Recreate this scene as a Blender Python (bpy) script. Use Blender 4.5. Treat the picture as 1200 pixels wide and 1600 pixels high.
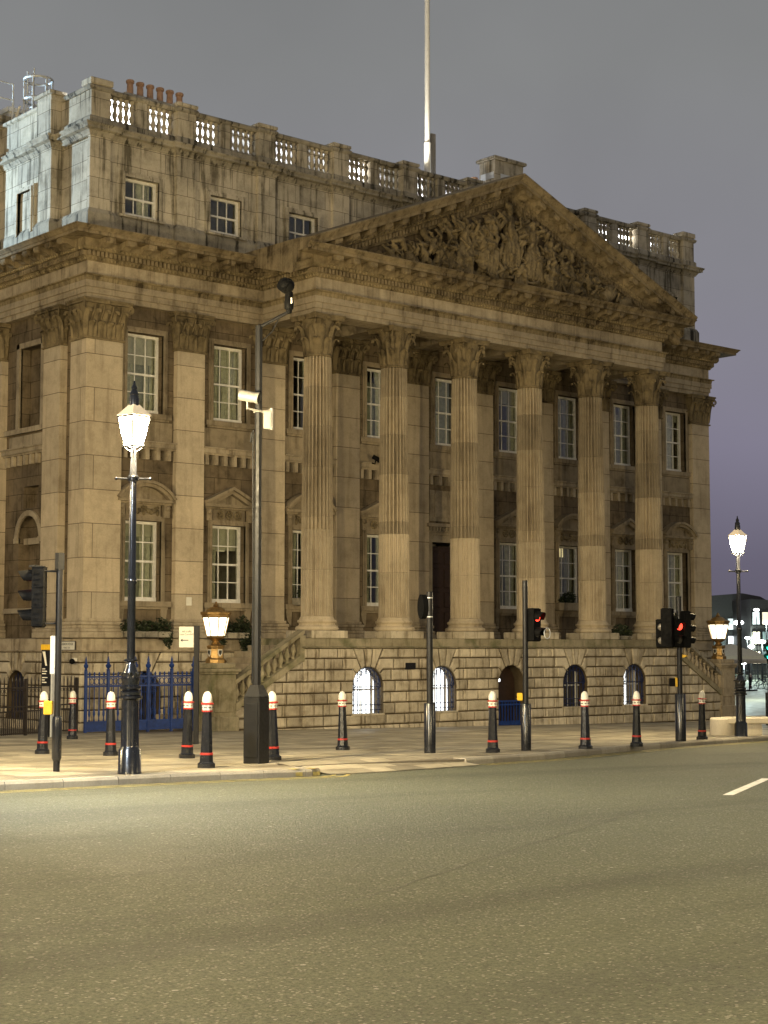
import bpy, bmesh, math, random
from mathutils import Vector, Matrix
R = math.radians
PI = math.pi
rnd = random.Random(7)
S = bpy.context.scene
C = S.collection
for o in list(bpy.data.objects):
    bpy.data.objects.remove(o, do_unlink=True)

# ------------------------------------------------------------------ camera
CA, SA = math.cos(R(49.0)), math.sin(R(49.0))
cam = bpy.data.cameras.new('camera')
cam.sensor_fit = 'VERTICAL'; cam.sensor_height = 32.0; cam.lens = 2550.0/1600.0*32.0
cam.clip_start = 0.1; cam.clip_end = 4000
co = bpy.data.objects.new('camera', cam); C.objects.link(co)
pit = math.atan(211/2550.0)
fw = Vector((CA*math.cos(pit), SA*math.cos(pit), math.sin(pit)))
rt = Vector((SA, -CA, 0)); up = rt.cross(fw)
co.matrix_world = Matrix.Translation((-25.0, -42.4, 2.45)) @ Matrix((rt, up, -fw)).transposed().to_4x4()
S.camera = co

# ------------------------------------------------------------------ night sky, exposure
W = bpy.data.worlds.new('World'); S.world = W; W.use_nodes = True
nt = W.node_tree; nt.nodes.clear()
tc = nt.nodes.new('ShaderNodeTexCoord'); sx = nt.nodes.new('ShaderNodeSeparateXYZ')
nt.links.new(tc.outputs['Generated'], sx.inputs[0])
rp = nt.nodes.new('ShaderNodeValToRGB'); nt.links.new(sx.outputs['Z'], rp.inputs[0])
e = rp.color_ramp.elements
e[0].position = 0.0; e[0].color = (0.085, 0.078, 0.105, 1)
e[1].position = 1.0; e[1].color = (0.150, 0.148, 0.145, 1)
for p, c in ((0.05, (0.11, 0.10, 0.14, 1)), (0.12, (0.172, 0.160, 0.212, 1)), (0.22, (0.203, 0.200, 0.226, 1)), (0.34, (0.200, 0.204, 0.206, 1)), (0.55, (0.172, 0.175, 0.176, 1))):
    q = e.new(p); q.color = c
nz = nt.nodes.new('ShaderNodeTexNoise'); nz.inputs['Scale'].default_value = 2.6; nz.inputs['Detail'].default_value = 5
nt.links.new(tc.outputs['Generated'], nz.inputs['Vector'])
mr = nt.nodes.new('ShaderNodeMapRange'); mr.inputs[1].default_value = .3; mr.inputs[2].default_value = .7; mr.inputs[3].default_value = .95; mr.inputs[4].default_value = 1.25
nt.links.new(nz.outputs[0], mr.inputs[0])
vm = nt.nodes.new('ShaderNodeVectorMath'); vm.operation = 'SCALE'
nt.links.new(rp.outputs[0], vm.inputs[0]); nt.links.new(mr.outputs[0], vm.inputs['Scale'])
bg = nt.nodes.new('ShaderNodeBackground'); bg.inputs[1].default_value = 1.0
nt.links.new(vm.outputs[0], bg.inputs[0])
wo = nt.nodes.new('ShaderNodeOutputWorld'); nt.links.new(bg.outputs[0], wo.inputs[0])
S.view_settings.view_transform = 'Standard'; S.view_settings.look = 'None'
S.view_settings.exposure = 0.12; S.view_settings.gamma = 1.0; S.view_settings.use_curve_mapping = False
S.render.engine = 'CYCLES'
S.cycles.use_denoising = True
S.cycles.max_bounces = 6; S.cycles.diffuse_bounces = 3; S.cycles.glossy_bounces = 3; S.cycles.transparent_max_bounces = 10
S.cycles.sample_clamp_indirect = 4.0
S.cycles.caustics_reflective = False; S.cycles.caustics_refractive = False

# ------------------------------------------------------------------ helpers
class MB:
    def __init__(s): s.v = []; s.f = []
    def add(s, vs, fs):
        n = len(s.v); s.v += [tuple(p) for p in vs]; s.f += [tuple(i+n for i in f) for f in fs]; return s
    def box(s, x0, x1, y0, y1, z0, z1):
        return s.add([(x0,y0,z0),(x1,y0,z0),(x1,y1,z0),(x0,y1,z0),(x0,y0,z1),(x1,y0,z1),(x1,y1,z1),(x0,y1,z1)],
                     [(0,3,2,1),(4,5,6,7),(0,1,5,4),(1,2,6,5),(2,3,7,6),(3,0,4,7)])
    def cb(s, cx, cy, cz, a, b, c): return s.box(cx-a/2, cx+a/2, cy-b/2, cy+b/2, cz-c/2, cz+c/2)
    def bev(s, x0, x1, y0, y1, z0, z1, b=.02):
        m = MB(); vs = []
        for z, i in ((z0, b), (z0+b, 0), (z1-b, 0), (z1, b)):
            vs += [(x0+i,y0+i,z),(x1-i,y0+i,z),(x1-i,y1-i,z),(x0+i,y1-i,z)]
        fs = [(3,2,1,0),(12,13,14,15)]
        for k in range(3):
            for j in range(4):
                fs.append((k*4+j, k*4+(j+1)%4, k*4+4+(j+1)%4, k*4+4+j))
        return s.add(vs, fs)
    def lathe(s, prof, n=16, cx=0, cy=0, a0=0.0, sx=1.0, sy=1.0):
        vs = []; fs = []
        for r, z in prof:
            for j in range(n):
                a = a0+2*PI*j/n; vs.append((cx+r*sx*math.cos(a), cy+r*sy*math.sin(a), z))
        for i in range(len(prof)-1):
            for j in range(n):
                fs.append((i*n+j, i*n+(j+1)%n, (i+1)*n+(j+1)%n, (i+1)*n+j))
        fs.append(tuple(range(n-1, -1, -1))); k = (len(prof)-1)*n; fs.append(tuple(range(k, k+n)))
        return s.add(vs, fs)
    def tube(s, pts, rad, n=8, cap=True):
        pts = [Vector(p) for p in pts]
        if not isinstance(rad, (list, tuple)): rad = [rad]*len(pts)
        vs = []; fs = []; up = Vector((0,0,1)); pa = None
        for i, p in enumerate(pts):
            t = (pts[min(i+1,len(pts)-1)]-pts[max(i-1,0)]).normalized()
            if pa is None:
                pa = t.cross(up)
                if pa.length < .05: pa = t.cross(Vector((1,0,0)))
                pa.normalize()
            else:
                pa = (pa - t*pa.dot(t))
                if pa.length < 1e-4: pa = t.cross(up)
                pa.normalize()
            pb = t.cross(pa)
            for j in range(n):
                a = 2*PI*j/n; vs.append(p + (pa*math.cos(a)+pb*math.sin(a))*rad[i])
        for i in range(len(pts)-1):
            for j in range(n):
                fs.append((i*n+j, i*n+(j+1)%n, (i+1)*n+(j+1)%n, (i+1)*n+j))
        if cap:
            fs.append(tuple(range(n-1,-1,-1))); k = (len(pts)-1)*n; fs.append(tuple(range(k,k+n)))
        return s.add(vs, fs)
    def ball(s, c, r, n=10, m=7, sc=(1,1,1)):
        prof = [(max(1e-4, r*math.sin(PI*i/m)), -r*math.cos(PI*i/m)) for i in range(m+1)]
        q = MB().lathe(prof, n)
        return s.add([(c[0]+x*sc[0], c[1]+y*sc[1], c[2]+z*sc[2]) for x,y,z in q.v], q.f)
    def poly(s, pts, fn, d0, d1):          # outline (u,z) extruded in depth by fn(u,z,d)
        n = len(pts)
        vs = [fn(u,z,d0) for u,z in pts]+[fn(u,z,d1) for u,z in pts]
        fs = [tuple(range(n)), tuple(range(2*n-1, n-1, -1))]+[(i,(i+1)%n,n+(i+1)%n,n+i) for i in range(n)]
        return s.add(vs, fs)
    def sweep(s, prof, path, cap=True):    # profile (out,z) along a plan path, outward = right of travel
        P = [Vector((p[0],p[1])) for p in path]; k = len(prof); vs = []; fs = []
        ns = []
        for i in range(len(P)-1):
            d = (P[i+1]-P[i]).normalized(); ns.append(Vector((d.y,-d.x)))
        for i, p in enumerate(P):
            a = ns[max(i-1,0)]; b = ns[min(i,len(ns)-1)]
            m = (a+b)/(1+a.dot(b))
            for o, z in prof: vs.append((p.x+m.x*o, p.y+m.y*o, z))
        for i in range(len(P)-1):
            for j in range(k-1):
                fs.append((i*k+j, (i+1)*k+j, (i+1)*k+j+1, i*k+j+1))
        if cap: fs.append(tuple(range(k))); fs.append(tuple(range((len(P)-1)*k, len(P)*k)))
        return s.add(vs, fs)
    def put(s, m, loc=(0,0,0), rz=0, sc=(1,1,1)):
        c, q = math.cos(rz), math.sin(rz); out = []
        for x,y,z in m.v:
            x*=sc[0]; y*=sc[1]; z*=sc[2]
            out.append((loc[0]+x*c-y*q, loc[1]+x*q+y*c, loc[2]+z))
        return s.add(out, m.f)

def mesh(mb, mat, smooth=None, recalc=True, name='mesh'):
    me = bpy.data.meshes.new(name)
    me.from_pydata(mb.v, [], mb.f)
    if recalc:
        b = bmesh.new(); b.from_mesh(me); bmesh.ops.recalc_face_normals(b, faces=b.faces); b.to_mesh(me); b.free()
    if smooth:
        me.polygons.foreach_set('use_smooth', [True]*len(me.polygons))
        me.set_sharp_from_angle(angle=R(smooth))
    me.materials.append(mat)
    return me
def link(name, me, parent=None, loc=(0,0,0), rz=0):
    o = bpy.data.objects.new(name, me); C.objects.link(o)
    if parent: o.parent = parent
    o.location = loc; o.rotation_euler = (0,0,rz)
    return o
def obj(name, mb, mat, parent=None, smooth=None, loc=(0,0,0), rz=0, recalc=True):
    return link(name, mesh(mb, mat, smooth, recalc, name), parent, loc, rz)
def tag(o, label=None, cat=None, group=None, kind=None):
    if label: o['label'] = label
    if cat: o['category'] = cat
    if group: o['group'] = group
    if kind: o['kind'] = kind
    return o
def thing(name, label, cat, loc=(0,0,0), rz=0, group=None):
    return tag(link(name, None, None, loc, rz), label, cat, group)
def dup(root, loc, rz=0, label=None):
    r = root.copy(); C.objects.link(r); r.location = loc; r.rotation_euler = (0,0,rz)
    if label: r['label'] = label
    for ch in list(root.children):
        c = ch.copy(); C.objects.link(c); c.parent = r
        for g in list(ch.children):
            d = g.copy(); C.objects.link(d); d.parent = c
    return r
def flat(label_lines, size, mat, name, parent, mtx, align='CENTER'):
    cu = bpy.data.curves.new(name, 'FONT'); cu.body = label_lines; cu.size = size; cu.align_x = align; cu.align_y = 'CENTER'; cu.extrude = .001
    t = bpy.data.objects.new('tmp_text', cu); C.objects.link(t)
    dg = bpy.context.evaluated_depsgraph_get(); dg.update()
    me = bpy.data.meshes.new_from_object(t.evaluated_get(dg)); bpy.data.objects.remove(t, do_unlink=True)
    me.materials.clear(); me.materials.append(mat)
    o = bpy.data.objects.new(name, me); C.objects.link(o); o.parent = parent; o.matrix_local = mtx
    return o
FACE = Matrix(((1,0,0,0),(0,0,-1,0),(0,1,0,0),(0,0,0,1)))     # text plane facing -Y
def G(x, y):                                                   # street level, falling gently away from the junction
    d = (x+25.0)*CA+(y+42.4)*SA
    if d < 12: return .845
    if d < 20: return .845-.026*(d-12)**2/16
    if d < 75: return 1.26-.026*d
    return 1.26-.026*75

# ------------------------------------------------------------------ materials
def nd(nt, typ, inp=None, **pr):
    n = nt.nodes.new(typ)
    for k, v in pr.items(): setattr(n, k, v)
    for k, v in (inp or {}).items():
        if isinstance(v, bpy.types.NodeSocket): nt.links.new(v, n.inputs[k])
        else: n.inputs[k].default_value = v
    return n
def mth(nt, op, a, b=0.0, c=None):
    d = {0: a, 1: b}
    if c is not None: d[2] = c
    return nd(nt, 'ShaderNodeMath', d, operation=op).outputs[0]
def mixc(nt, f, a, b, bt='MIX'):
    return nd(nt, 'ShaderNodeMix', {0: f, 6: a, 7: b}, data_type='RGBA', blend_type=bt).outputs[2]
def rng(nt, v, a, b, c, d):
    return nd(nt, 'ShaderNodeMapRange', {0: v, 1: a, 2: b, 3: c, 4: d}).outputs[0]
def newmat(name):
    m = bpy.data.materials.new(name); m.use_nodes = True
    return m, m.node_tree, m.node_tree.nodes['Principled BSDF']
def c4(c): return (c[0], c[1], c[2], 1)
def noise(nt, vec, scale, detail=4, rough=.55):
    return nd(nt, 'ShaderNodeTexNoise', {'Vector': vec, 'Scale': scale, 'Detail': detail, 'Roughness': rough}).outputs[0]
def stone(name, base, dark, stain=.5, joints=None, rand=.16, bump=.25, rough=.88, streak=.5, green=0.0):
    m, nt, b = newmat(name)
    pos = nd(nt, 'ShaderNodeNewGeometry').outputs['Position']
    big = noise(nt, pos, .45, 5); mid = noise(nt, pos, 2.6, 6, .65); fine = noise(nt, pos, 38, 4, .7)
    sc = nd(nt, 'ShaderNodeVectorMath', {0: pos, 1: (5.0, 5.0, .38)}, operation='MULTIPLY').outputs[0]
    st = noise(nt, sc, 1.0, 5, .6)
    f = mth(nt, 'ADD', mth(nt, 'MULTIPLY', rng(nt, big, .42, .62, 0, 1), .5*stain), mth(nt, 'MULTIPLY', rng(nt, mid, .45, .66, 0, 1), .5*stain))
    f = mth(nt, 'ADD', f, mth(nt, 'MULTIPLY', rng(nt, st, .52, .66, 0, 1), streak*stain))
    f = nd(nt, 'ShaderNodeClamp', {0: f}).outputs[0]
    col = mixc(nt, f, c4(base), c4(dark))
    if green > 0:
        gf = mth(nt, 'MULTIPLY', rng(nt, noise(nt, pos, 1.7, 5), .5, .68, 0, 1), green)
        col = mixc(nt, gf, col, (.10, .11, .045, 1))
    ri = nd(nt, 'ShaderNodeObjectInfo').outputs['Random']
    k = mth(nt, 'ADD', rng(nt, ri, 0, 1, 1-rand, 1+rand), mth(nt, 'MULTIPLY', mth(nt, 'SUBTRACT', fine, .5), .55))
    h = mth(nt, 'ADD', mth(nt, 'MULTIPLY', fine, .35), mid)
    if joints:
        xyz = nd(nt, 'ShaderNodeSeparateXYZ', {0: pos})
        uv = nd(nt, 'ShaderNodeCombineXYZ', {0: mth(nt, 'ADD', xyz.outputs[0], xyz.outputs[1]), 1: xyz.outputs[2], 2: 0.0}).outputs[0]
        bt = nd(nt, 'ShaderNodeTexBrick', {'Vector': uv, 'Color1': (.86,.86,.86,1), 'Color2': (1.1,1.08,1.04,1), 'Mortar': (.30,.28,.25,1), 'Scale': 1.0,
              'Mortar Size': joints[2], 'Mortar Smooth': .4, 'Bias': 0.0, 'Brick Width': joints[0], 'Row Height': joints[1]})
        col = mixc(nt, 1.0, col, bt.outputs['Color'], 'MULTIPLY')
        h = mth(nt, 'SUBTRACT', h, mth(nt, 'MULTIPLY', bt.outputs['Fac'], 2.0))
    col = nd(nt, 'ShaderNodeVectorMath', {0: col, 'Scale': k}, operation='SCALE').outputs[0]
    nt.links.new(col, b.inputs['Base Color'])
    b.inputs['Roughness'].default_value = rough
    b.inputs['Specular IOR Level'].default_value = .25
    bp = nd(nt, 'ShaderNodeBump', {'Height': h, 'Strength': bump, 'Distance': .02})
    nt.links.new(bp.outputs[0], b.inputs['Normal'])
    return m
def paint(name, col, rough=.35, metal=0.0, vary=.15, spec=.5, bump=.0):
    m, nt, b = newmat(name)
    pos = nd(nt, 'ShaderNodeNewGeometry').outputs['Position']
    n = noise(nt, pos, 7, 5, .65)
    k = rng(nt, n, .3, .7, 1-vary, 1+vary)
    nt.links.new(nd(nt, 'ShaderNodeVectorMath', {0: col[:3], 'Scale': k}, operation='SCALE').outputs[0], b.inputs['Base Color'])
    nt.links.new(rng(nt, noise(nt, pos, 16, 4), .3, .7, rough*.75, rough*1.3), b.inputs['Roughness'])
    b.inputs['Metallic'].default_value = metal; b.inputs['Specular IOR Level'].default_value = spec
    if bump:
        nt.links.new(nd(nt, 'ShaderNodeBump', {'Height': noise(nt, pos, 60, 3), 'Strength': bump, 'Distance': .01}).outputs[0], b.inputs['Normal'])
    return m
def glow(name, col, s, vary=0.0, scale=3.0):
    m, nt, b = newmat(name)
    b.inputs['Base Color'].default_value = c4([min(1, x*.6) for x in col])
    b.inputs['Emission Color'].default_value = c4(col)
    if vary:
        pos = nd(nt, 'ShaderNodeNewGeometry').outputs['Position']
        nt.links.new(rng(nt, noise(nt, pos, scale, 3), .35, .65, s*(1-vary), s*(1+vary)), b.inputs['Emission Strength'])
    else: b.inputs['Emission Strength'].default_value = s
    return m
def glassy(name, tint, trans, rough=.03, emit=None, es=0):
    m, nt, b = newmat(name); nt.nodes.remove(b)
    out = nt.nodes['Material Output']
    t = nd(nt, 'ShaderNodeBsdfTransparent', {0: c4(tint)}); g = nd(nt, 'ShaderNodeBsdfGlossy', {'Color': (1,1,1,1), 'Roughness': rough})
    lw = nd(nt, 'ShaderNodeLayerWeight', {'Blend': .18}).outputs['Fresnel']
    f = nd(nt, 'ShaderNodeClamp', {0: mth(nt, 'ADD', lw, 1-trans)}).outputs[0]
    mx = nd(nt, 'ShaderNodeMixShader', {0: f, 1: t.outputs[0], 2: g.outputs[0]}).outputs[0]
    if emit:
        em = nd(nt, 'ShaderNodeEmission', {0: c4(emit), 1: es}).outputs[0]
        mx = nd(nt, 'ShaderNodeAddShader', {0: mx, 1: em}).outputs[0]
    nt.links.new(mx, out.inputs[0])
    return m

PB = (.50, .435, .315); PD = (.20, .155, .09)
M = {}
M['stone'] = stone('portland_stone', (.45,.38,.272), (.10,.075,.046), .66, rand=.16)
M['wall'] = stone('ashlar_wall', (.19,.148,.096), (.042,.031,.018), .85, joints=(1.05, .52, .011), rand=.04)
M['pier'] = stone('ashlar_pier', (.56,.475,.345), (.16,.12,.075), .46, joints=(60.0, 1.02, .013), rand=.08)
M['trim'] = stone('weathered_trim_stone', (.34,.28,.19), (.075,.056,.033), .7, rand=.12)
M['rustic'] = stone('rusticated_stone', (.60,.53,.40), (.14,.107,.066), .68, rand=.20, bump=.6, streak=.9)
M['joint'] = stone('joint_mortar', (.12,.09,.052), (.05,.036,.02), .7, rand=0)
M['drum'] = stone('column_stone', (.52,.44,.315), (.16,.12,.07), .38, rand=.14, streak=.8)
M['drumdk'] = stone('darker_column_stone', (.40,.335,.235), (.12,.09,.054), .48, rand=.30, streak=.8)  # darker stone for the drums above the cabled part
M['capst'] = stone('soot_shade_stone', (.235,.185,.105), (.035,.026,.014), .9, rand=.15, bump=.6)  # soot and the shade under soffits, both put into the dark colour
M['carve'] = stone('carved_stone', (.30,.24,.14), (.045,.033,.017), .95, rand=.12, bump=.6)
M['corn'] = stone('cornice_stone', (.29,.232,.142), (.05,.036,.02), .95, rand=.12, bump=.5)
M['attic'] = stone('attic_stone', (.50,.455,.37), (.13,.115,.085), .7, joints=(1.3,.62,.010), rand=.06, streak=1.2)
M['soot'] = stone('sooty_stone', (.42,.38,.30), (.045,.04,.030), .75, rand=.1, streak=1.0, bump=.4)
M['mossy'] = stone('mossy_stone', (.40,.35,.24), (.12,.10,.05), .7, rand=.12, green=.7, bump=.4)
M['lead'] = paint('grey_lead', (.16,.17,.18), .5, .3)
M['sash'] = paint('white_sash_paint', (.78,.76,.70), .45)
M['glass'] = glassy('window_glass', (.90,.92,.88), .965)
M['curtain'] = paint('pale_curtain_cloth', (.62,.60,.50), .9, vary=.25)
M['blindc'] = paint('cream_roller_blind', (.50,.47,.38), .8, vary=.12)
M['net'] = paint('grey_net_curtain', (.33,.335,.28), .9, vary=.25)
M['room'] = paint('dim_room_plaster', (.30,.27,.22), .9)
M['door'] = paint('dark_oak_door', (.030,.016,.010), .45, vary=.3)
M['iron'] = paint('black_gloss_iron', (.010,.011,.014), .22, vary=.3, spec=.6)
M['ironm'] = paint('matt_black_steel', (.008,.008,.009), .42, vary=.25, spec=.35)
M['mast'] = paint('dark_grey_mast_paint', (.010,.010,.010), .5, vary=.25, spec=.2)
M['red'] = paint('red_band_paint', (.40,.03,.022), .4)
M['white'] = paint('white_gloss_paint', (.80,.77,.68), .35, vary=.06)
M['blue'] = paint('royal_blue_iron_paint', (.011,.040,.19), .42, vary=.3)
M['bluedk'] = paint('blue_black_iron_paint', (.012,.020,.07), .4)
M['brass'] = paint('gilded_bronze', (.36,.23,.09), .42, .8, vary=.35)
M['yellow'] = paint('yellow_plastic', (.75,.45,.02), .4)
M['terra'] = paint('terracotta', (.52,.31,.19), .8, vary=.25)
M['galv'] = paint('galvanised_steel', (.62,.64,.65), .5, .15, vary=.1)
M['lampglow'] = glassy('lamp_glass', (1,1,.95), .95, .1, (1.0,.86,.58), 5.0)
M['lanternglow'] = glow('opal_lantern_glass', (1.0,.90,.66), 3.0, .2, 9)
M['litwhite'] = glow('lit_frosted_pane', (.92,.97,1.0), 2.6, .25, 2.5)
M['litwarm'] = glow('lit_room_wall', (1.0,.80,.42), .75, .4, 3)
M['litcool'] = glow('lit_room_chandelier', (1.0,.95,.80), 1.6, .5, 4)
M['redstrong'] = glow('red_signal_lamp', (1.0,.04,.02), 14.0)
M['white2'] = paint('dulled_white_casing', (.17,.165,.15), .5)  # white dulled to offset the strong street lamp close by
M['redlens'] = glow('red_signal_lens', (1.0,.06,.03), 3.0)
M['greenlens'] = glow('green_signal_lens', (.03,1.0,.62), 6.0)
M['darklens'] = paint('unlit_signal_lens', (.06,.055,.05), .2)
M['greylens'] = paint('grey_signal_lens', (.22,.20,.17), .35)
M['plastic'] = paint('black_plastic_housing', (.005,.005,.005), .65, vary=.2, spec=.08)
M['cream'] = paint('cream_sign_face', (.80,.77,.66), .4, vary=.05)
M['ink'] = paint('black_sign_lettering', (.02,.02,.02), .5)
M['leaf'] = paint('dark_leaves', (.022,.033,.011), .6, vary=.5)
M['soil'] = paint('planter_soil', (.03,.022,.015), .9)
M['kerbpale'] = stone('pale_bench_stone', (.60,.55,.45), (.40,.36,.28), .35, rand=.05)
M['greenbox'] = paint('green_cabinet_paint', (.03,.06,.04), .5)
LP_IN, LP_OFF = 4500, 9000
OFF = [(-37,-34,1.9,'tall street lamp on the near pavement, left of the view'), (-14,-45,.75,'tall street lamp on the near pavement, right of the view'),
       (-31,-47,.40,'tall street lamp behind the viewpoint'), (10,-38,.22,'tall street lamp across the junction, right of the view'), (-23,-12,1.0,'street lamp beside the side street, left of the view')]

# ------------------------------------------------------------------ ground materials
def asphalt():
    m, nt, b = newmat('worn_asphalt')
    pos = nd(nt, 'ShaderNodeNewGeometry').outputs['Position']
    big = noise(nt, pos, .22, 5); mid = noise(nt, pos, 1.7, 6, .7); grit = noise(nt, pos, 34, 4, .85)
    vo = nd(nt, 'ShaderNodeTexVoronoi', {'Vector': pos, 'Scale': 46.0})
    vo2 = nd(nt, 'ShaderNodeTexVoronoi', {'Vector': pos, 'Scale': 9.0})
    k = mth(nt, 'ADD', rng(nt, big, .3, .7, .88, 1.1), mth(nt, 'MULTIPLY', mth(nt, 'SUBTRACT', mid, .5), .5))
    k = mth(nt, 'ADD', k, mth(nt, 'MULTIPLY', mth(nt, 'SUBTRACT', grit, .5), 3.0))
    col = nd(nt, 'ShaderNodeVectorMath', {0: (.120,.128,.088), 'Scale': k}, operation='SCALE').outputs[0]
    sep = nd(nt, 'ShaderNodeSeparateColor', {0: vo.outputs['Color']}).outputs[0]
    chip = mth(nt, 'MULTIPLY', mth(nt, 'GREATER_THAN', sep, .88), mth(nt, 'LESS_THAN', vo.outputs['Distance'], .42))
    col = mixc(nt, mth(nt, 'MULTIPLY', chip, .8), col, (.36,.34,.29,1))
    sep2 = nd(nt, 'ShaderNodeSeparateColor', {0: vo2.outputs['Color']}).outputs[0]
    spot = mth(nt, 'MULTIPLY', mth(nt, 'GREATER_THAN', sep2, .93), mth(nt, 'LESS_THAN', vo2.outputs['Distance'], .16))
    col = mixc(nt, mth(nt, 'MULTIPLY', spot, .8), col, (.42,.40,.36,1))
    # long dark streaks running along the lane
    sc = nd(nt, 'ShaderNodeMapping', {0: pos, 'Rotation': (0,0,R(-12)), 'Scale': (.07,.75,1)}).outputs[0]
    stn = rng(nt, noise(nt, sc, .9, 4), .52, .72, 0, 1)
    col = mixc(nt, mth(nt, 'MULTIPLY', stn, .38), col, (.030,.028,.026,1))
    nt.links.new(col, b.inputs['Base Color'])
    nt.links.new(rng(nt, mid, .3, .7, .66, .85), b.inputs['Roughness'])
    b.inputs['Specular IOR Level'].default_value = .35
    h = mth(nt, 'ADD', grit, mth(nt, 'MULTIPLY', vo.outputs['Distance'], -.8))
    nt.links.new(nd(nt, 'ShaderNodeBump', {'Height': h, 'Strength': 1.0, 'Distance': .02}).outputs[0], b.inputs['Normal'])
    return m
def paving(name, base, dark):
    m, nt, b = newmat(name)
    ge = nd(nt, 'ShaderNodeNewGeometry'); pos = ge.outputs['Position']
    ri = nd(nt, 'ShaderNodeObjectInfo').outputs['Random']
    r = mth(nt, 'FRACT', mth(nt, 'ADD', ge.outputs['Random Per Island'], ri))
    n = noise(nt, pos, 1.4, 6, .65); fi = noise(nt, pos, 45, 3)
    col = mixc(nt, rng(nt, n, .35, .7, 0, .8), c4(base), c4(dark))
    k = mth(nt, 'ADD', rng(nt, r, 0, 1, .62, 1.28), mth(nt, 'MULTIPLY', mth(nt, 'SUBTRACT', fi, .5), .4))
    nt.links.new(nd(nt, 'ShaderNodeVectorMath', {0: col, 'Scale': k}, operation='SCALE').outputs[0], b.inputs['Base Color'])
    nt.links.new(rng(nt, n, .3, .7, .45, .75), b.inputs['Roughness'])
    nt.links.new(nd(nt, 'ShaderNodeBump', {'Height': fi, 'Strength': .3, 'Distance': .006}).outputs[0], b.inputs['Normal'])
    return m
M['road'] = asphalt()
M['slab'] = paving('york_stone_slab', (.43,.385,.285), (.22,.19,.135))
M['bed'] = paving('slab_joint_sand', (.20,.17,.12), (.12,.10,.07))
M['kerb'] = stone('granite_kerb', (.36,.33,.27), (.20,.18,.14), .5, rand=.15)
M['yline'] = paint('worn_yellow_road_paint', (.40,.32,.10), .7, vary=.6)
M['wline'] = paint('worn_white_road_paint', (.62,.60,.54), .6, vary=.35)
M['tar'] = paint('tar_seam', (.075,.072,.06), .6, vary=.5)
ROADZ = -.10
def dl(d, l):                 # depth / lateral along the street's fall -> plan position
    return (-25.0+CA*d+SA*l, -42.4+SA*d-CA*l)

m = MB(); ds = [-1200, -60, 0] + [12+i for i in range(9)] + [30, 45, 60, 75, 140, 400, 1800]
for d in ds:
    for l in (-1800, -60, -20, 20, 60, 1800):
        x, y = dl(d, l); m.v.append((x, y, G(x, y)+ROADZ))
for i in range(len(ds)-1):
    for j in range(5): m.f.append((i*6+j, i*6+j+1, i*6+7+j, i*6+6+j))
tag(obj('road', m, M['road'], smooth=30, recalc=False), kind='structure')

KERB = [(-17.5,-23.35),(-14.73,-23.1),(-11.23,-22.95),(-9.75,-23.05)]
KERB2 = [(-5.2,-21.75),(-2.57,-21.15),(0.2,-20.1),(2.64,-19.15),(6.22,-18.05),(10.02,-17.05),(20,-14.6),(30,-12.1),(42,-9.1)]
nose = [(-9.75+.55*math.sin(a), -23.05+.55-.55*math.cos(a)) for a in [R(k) for k in range(15, 106, 15)]]
EDGE = KERB + nose + [(-8.95,-21.75)] + KERB2
BACK = [(54.5,-14.0),(10,26.5),(-20,26.5),(-21,-18)]
pv = [(x, y, G(x, y)-.006) for x, y in EDGE+BACK]
m = MB(); m.v = list(pv); n = len(pv); m.f = [tuple(range(n))]
m.v += [(x, y, z-.14) for x, y, z in pv]; m.f += [(i, (i+1) % n, n+(i+1) % n, n+i) for i in range(n)]
pave = tag(obj('pavement', m, M['bed']), kind='structure')
# dropped crossing between the two raised kerbs
m = MB(); A_ = [(-9.15,-22.75),(-8.0,-22.62),(-5.2,-21.95)]; B_ = [(-8.95,-21.7),(-7.4,-21.6),(-5.2,-21.4)]
for x, y in A_: m.v.append((x, y-.2, G(x, y)+ROADZ+.006))
for x, y in B_: m.v.append((x, y+.45, G(x, y)+.008))
m.f = [(0,1,4,3),(1,2,5,4)]
obj('dropped_ramp', m, M['bed'], pave)
def ramp_pt(u, v):
    P = [Vector(p) for p in m.v]; k = 0 if u < .5 else 1; t = u*2-k
    return (P[k].lerp(P[k+1], t)).lerp(P[3+k].lerp(P[4+k], t), v)
for i in range(7):
    for j in range(3):
        sh = .5/7 if j % 2 else 0
        c = [min(1,max(0,(i+e)/7+sh)) for e in (.012,.988)]; d_ = [(j+e)/3 for e in (.02,.98)]
        if c[1]-c[0] < .03: continue
        vs = [ramp_pt(c[0],d_[0]),ramp_pt(c[1],d_[0]),ramp_pt(c[1],d_[1]),ramp_pt(c[0],d_[1])]
        up_ = Vector((0,0,.008+rnd.random()*.003)); obj('slab', MB().add([v+up_ for v in vs], [(0,1,2,3)]), M['slab'], pave, recalc=False)

# slabs: nearest as pieces of their own, the rest one mass
cands = []
row = 0; y = -22.6
def kerb_x(y):       # rightmost x on this row still behind the kerb
    pts = KERB2
    if y < pts[0][1]: return -8.9
    for (x0,y0),(x1,y1) in zip(pts, pts[1:]):
        if y0 <= y <= y1: return x0+(x1-x0)*(y-y0)/(y1-y0)
    return 60
while y < -3.6:
    hgt = rnd.choice((.55,.62,.7,.75)); x = -19+rnd.random()
    while x < 34:
        w = rnd.uniform(.62, 1.15)
        lo, hi = y+.008, y+hgt-.008
        d = (x+25)*CA+(y+42.4)*SA; l = (x+25)*SA-(y+42.4)*CA
        if -.27*d-1 < l < .27*d+1 and d < 74 and x+w < min(kerb_x(lo), kerb_x(hi))-.25 and not (x > -.9 and x < 30.5 and hi > -3.4) and not (y < -22.3 and x < -11.5 and False):
            if hi > -22.55 or x+w < -10.0: cands.append((d, x+.006, x+w-.006, lo, hi))
        x += w
    y += hgt
cands.sort()
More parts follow.
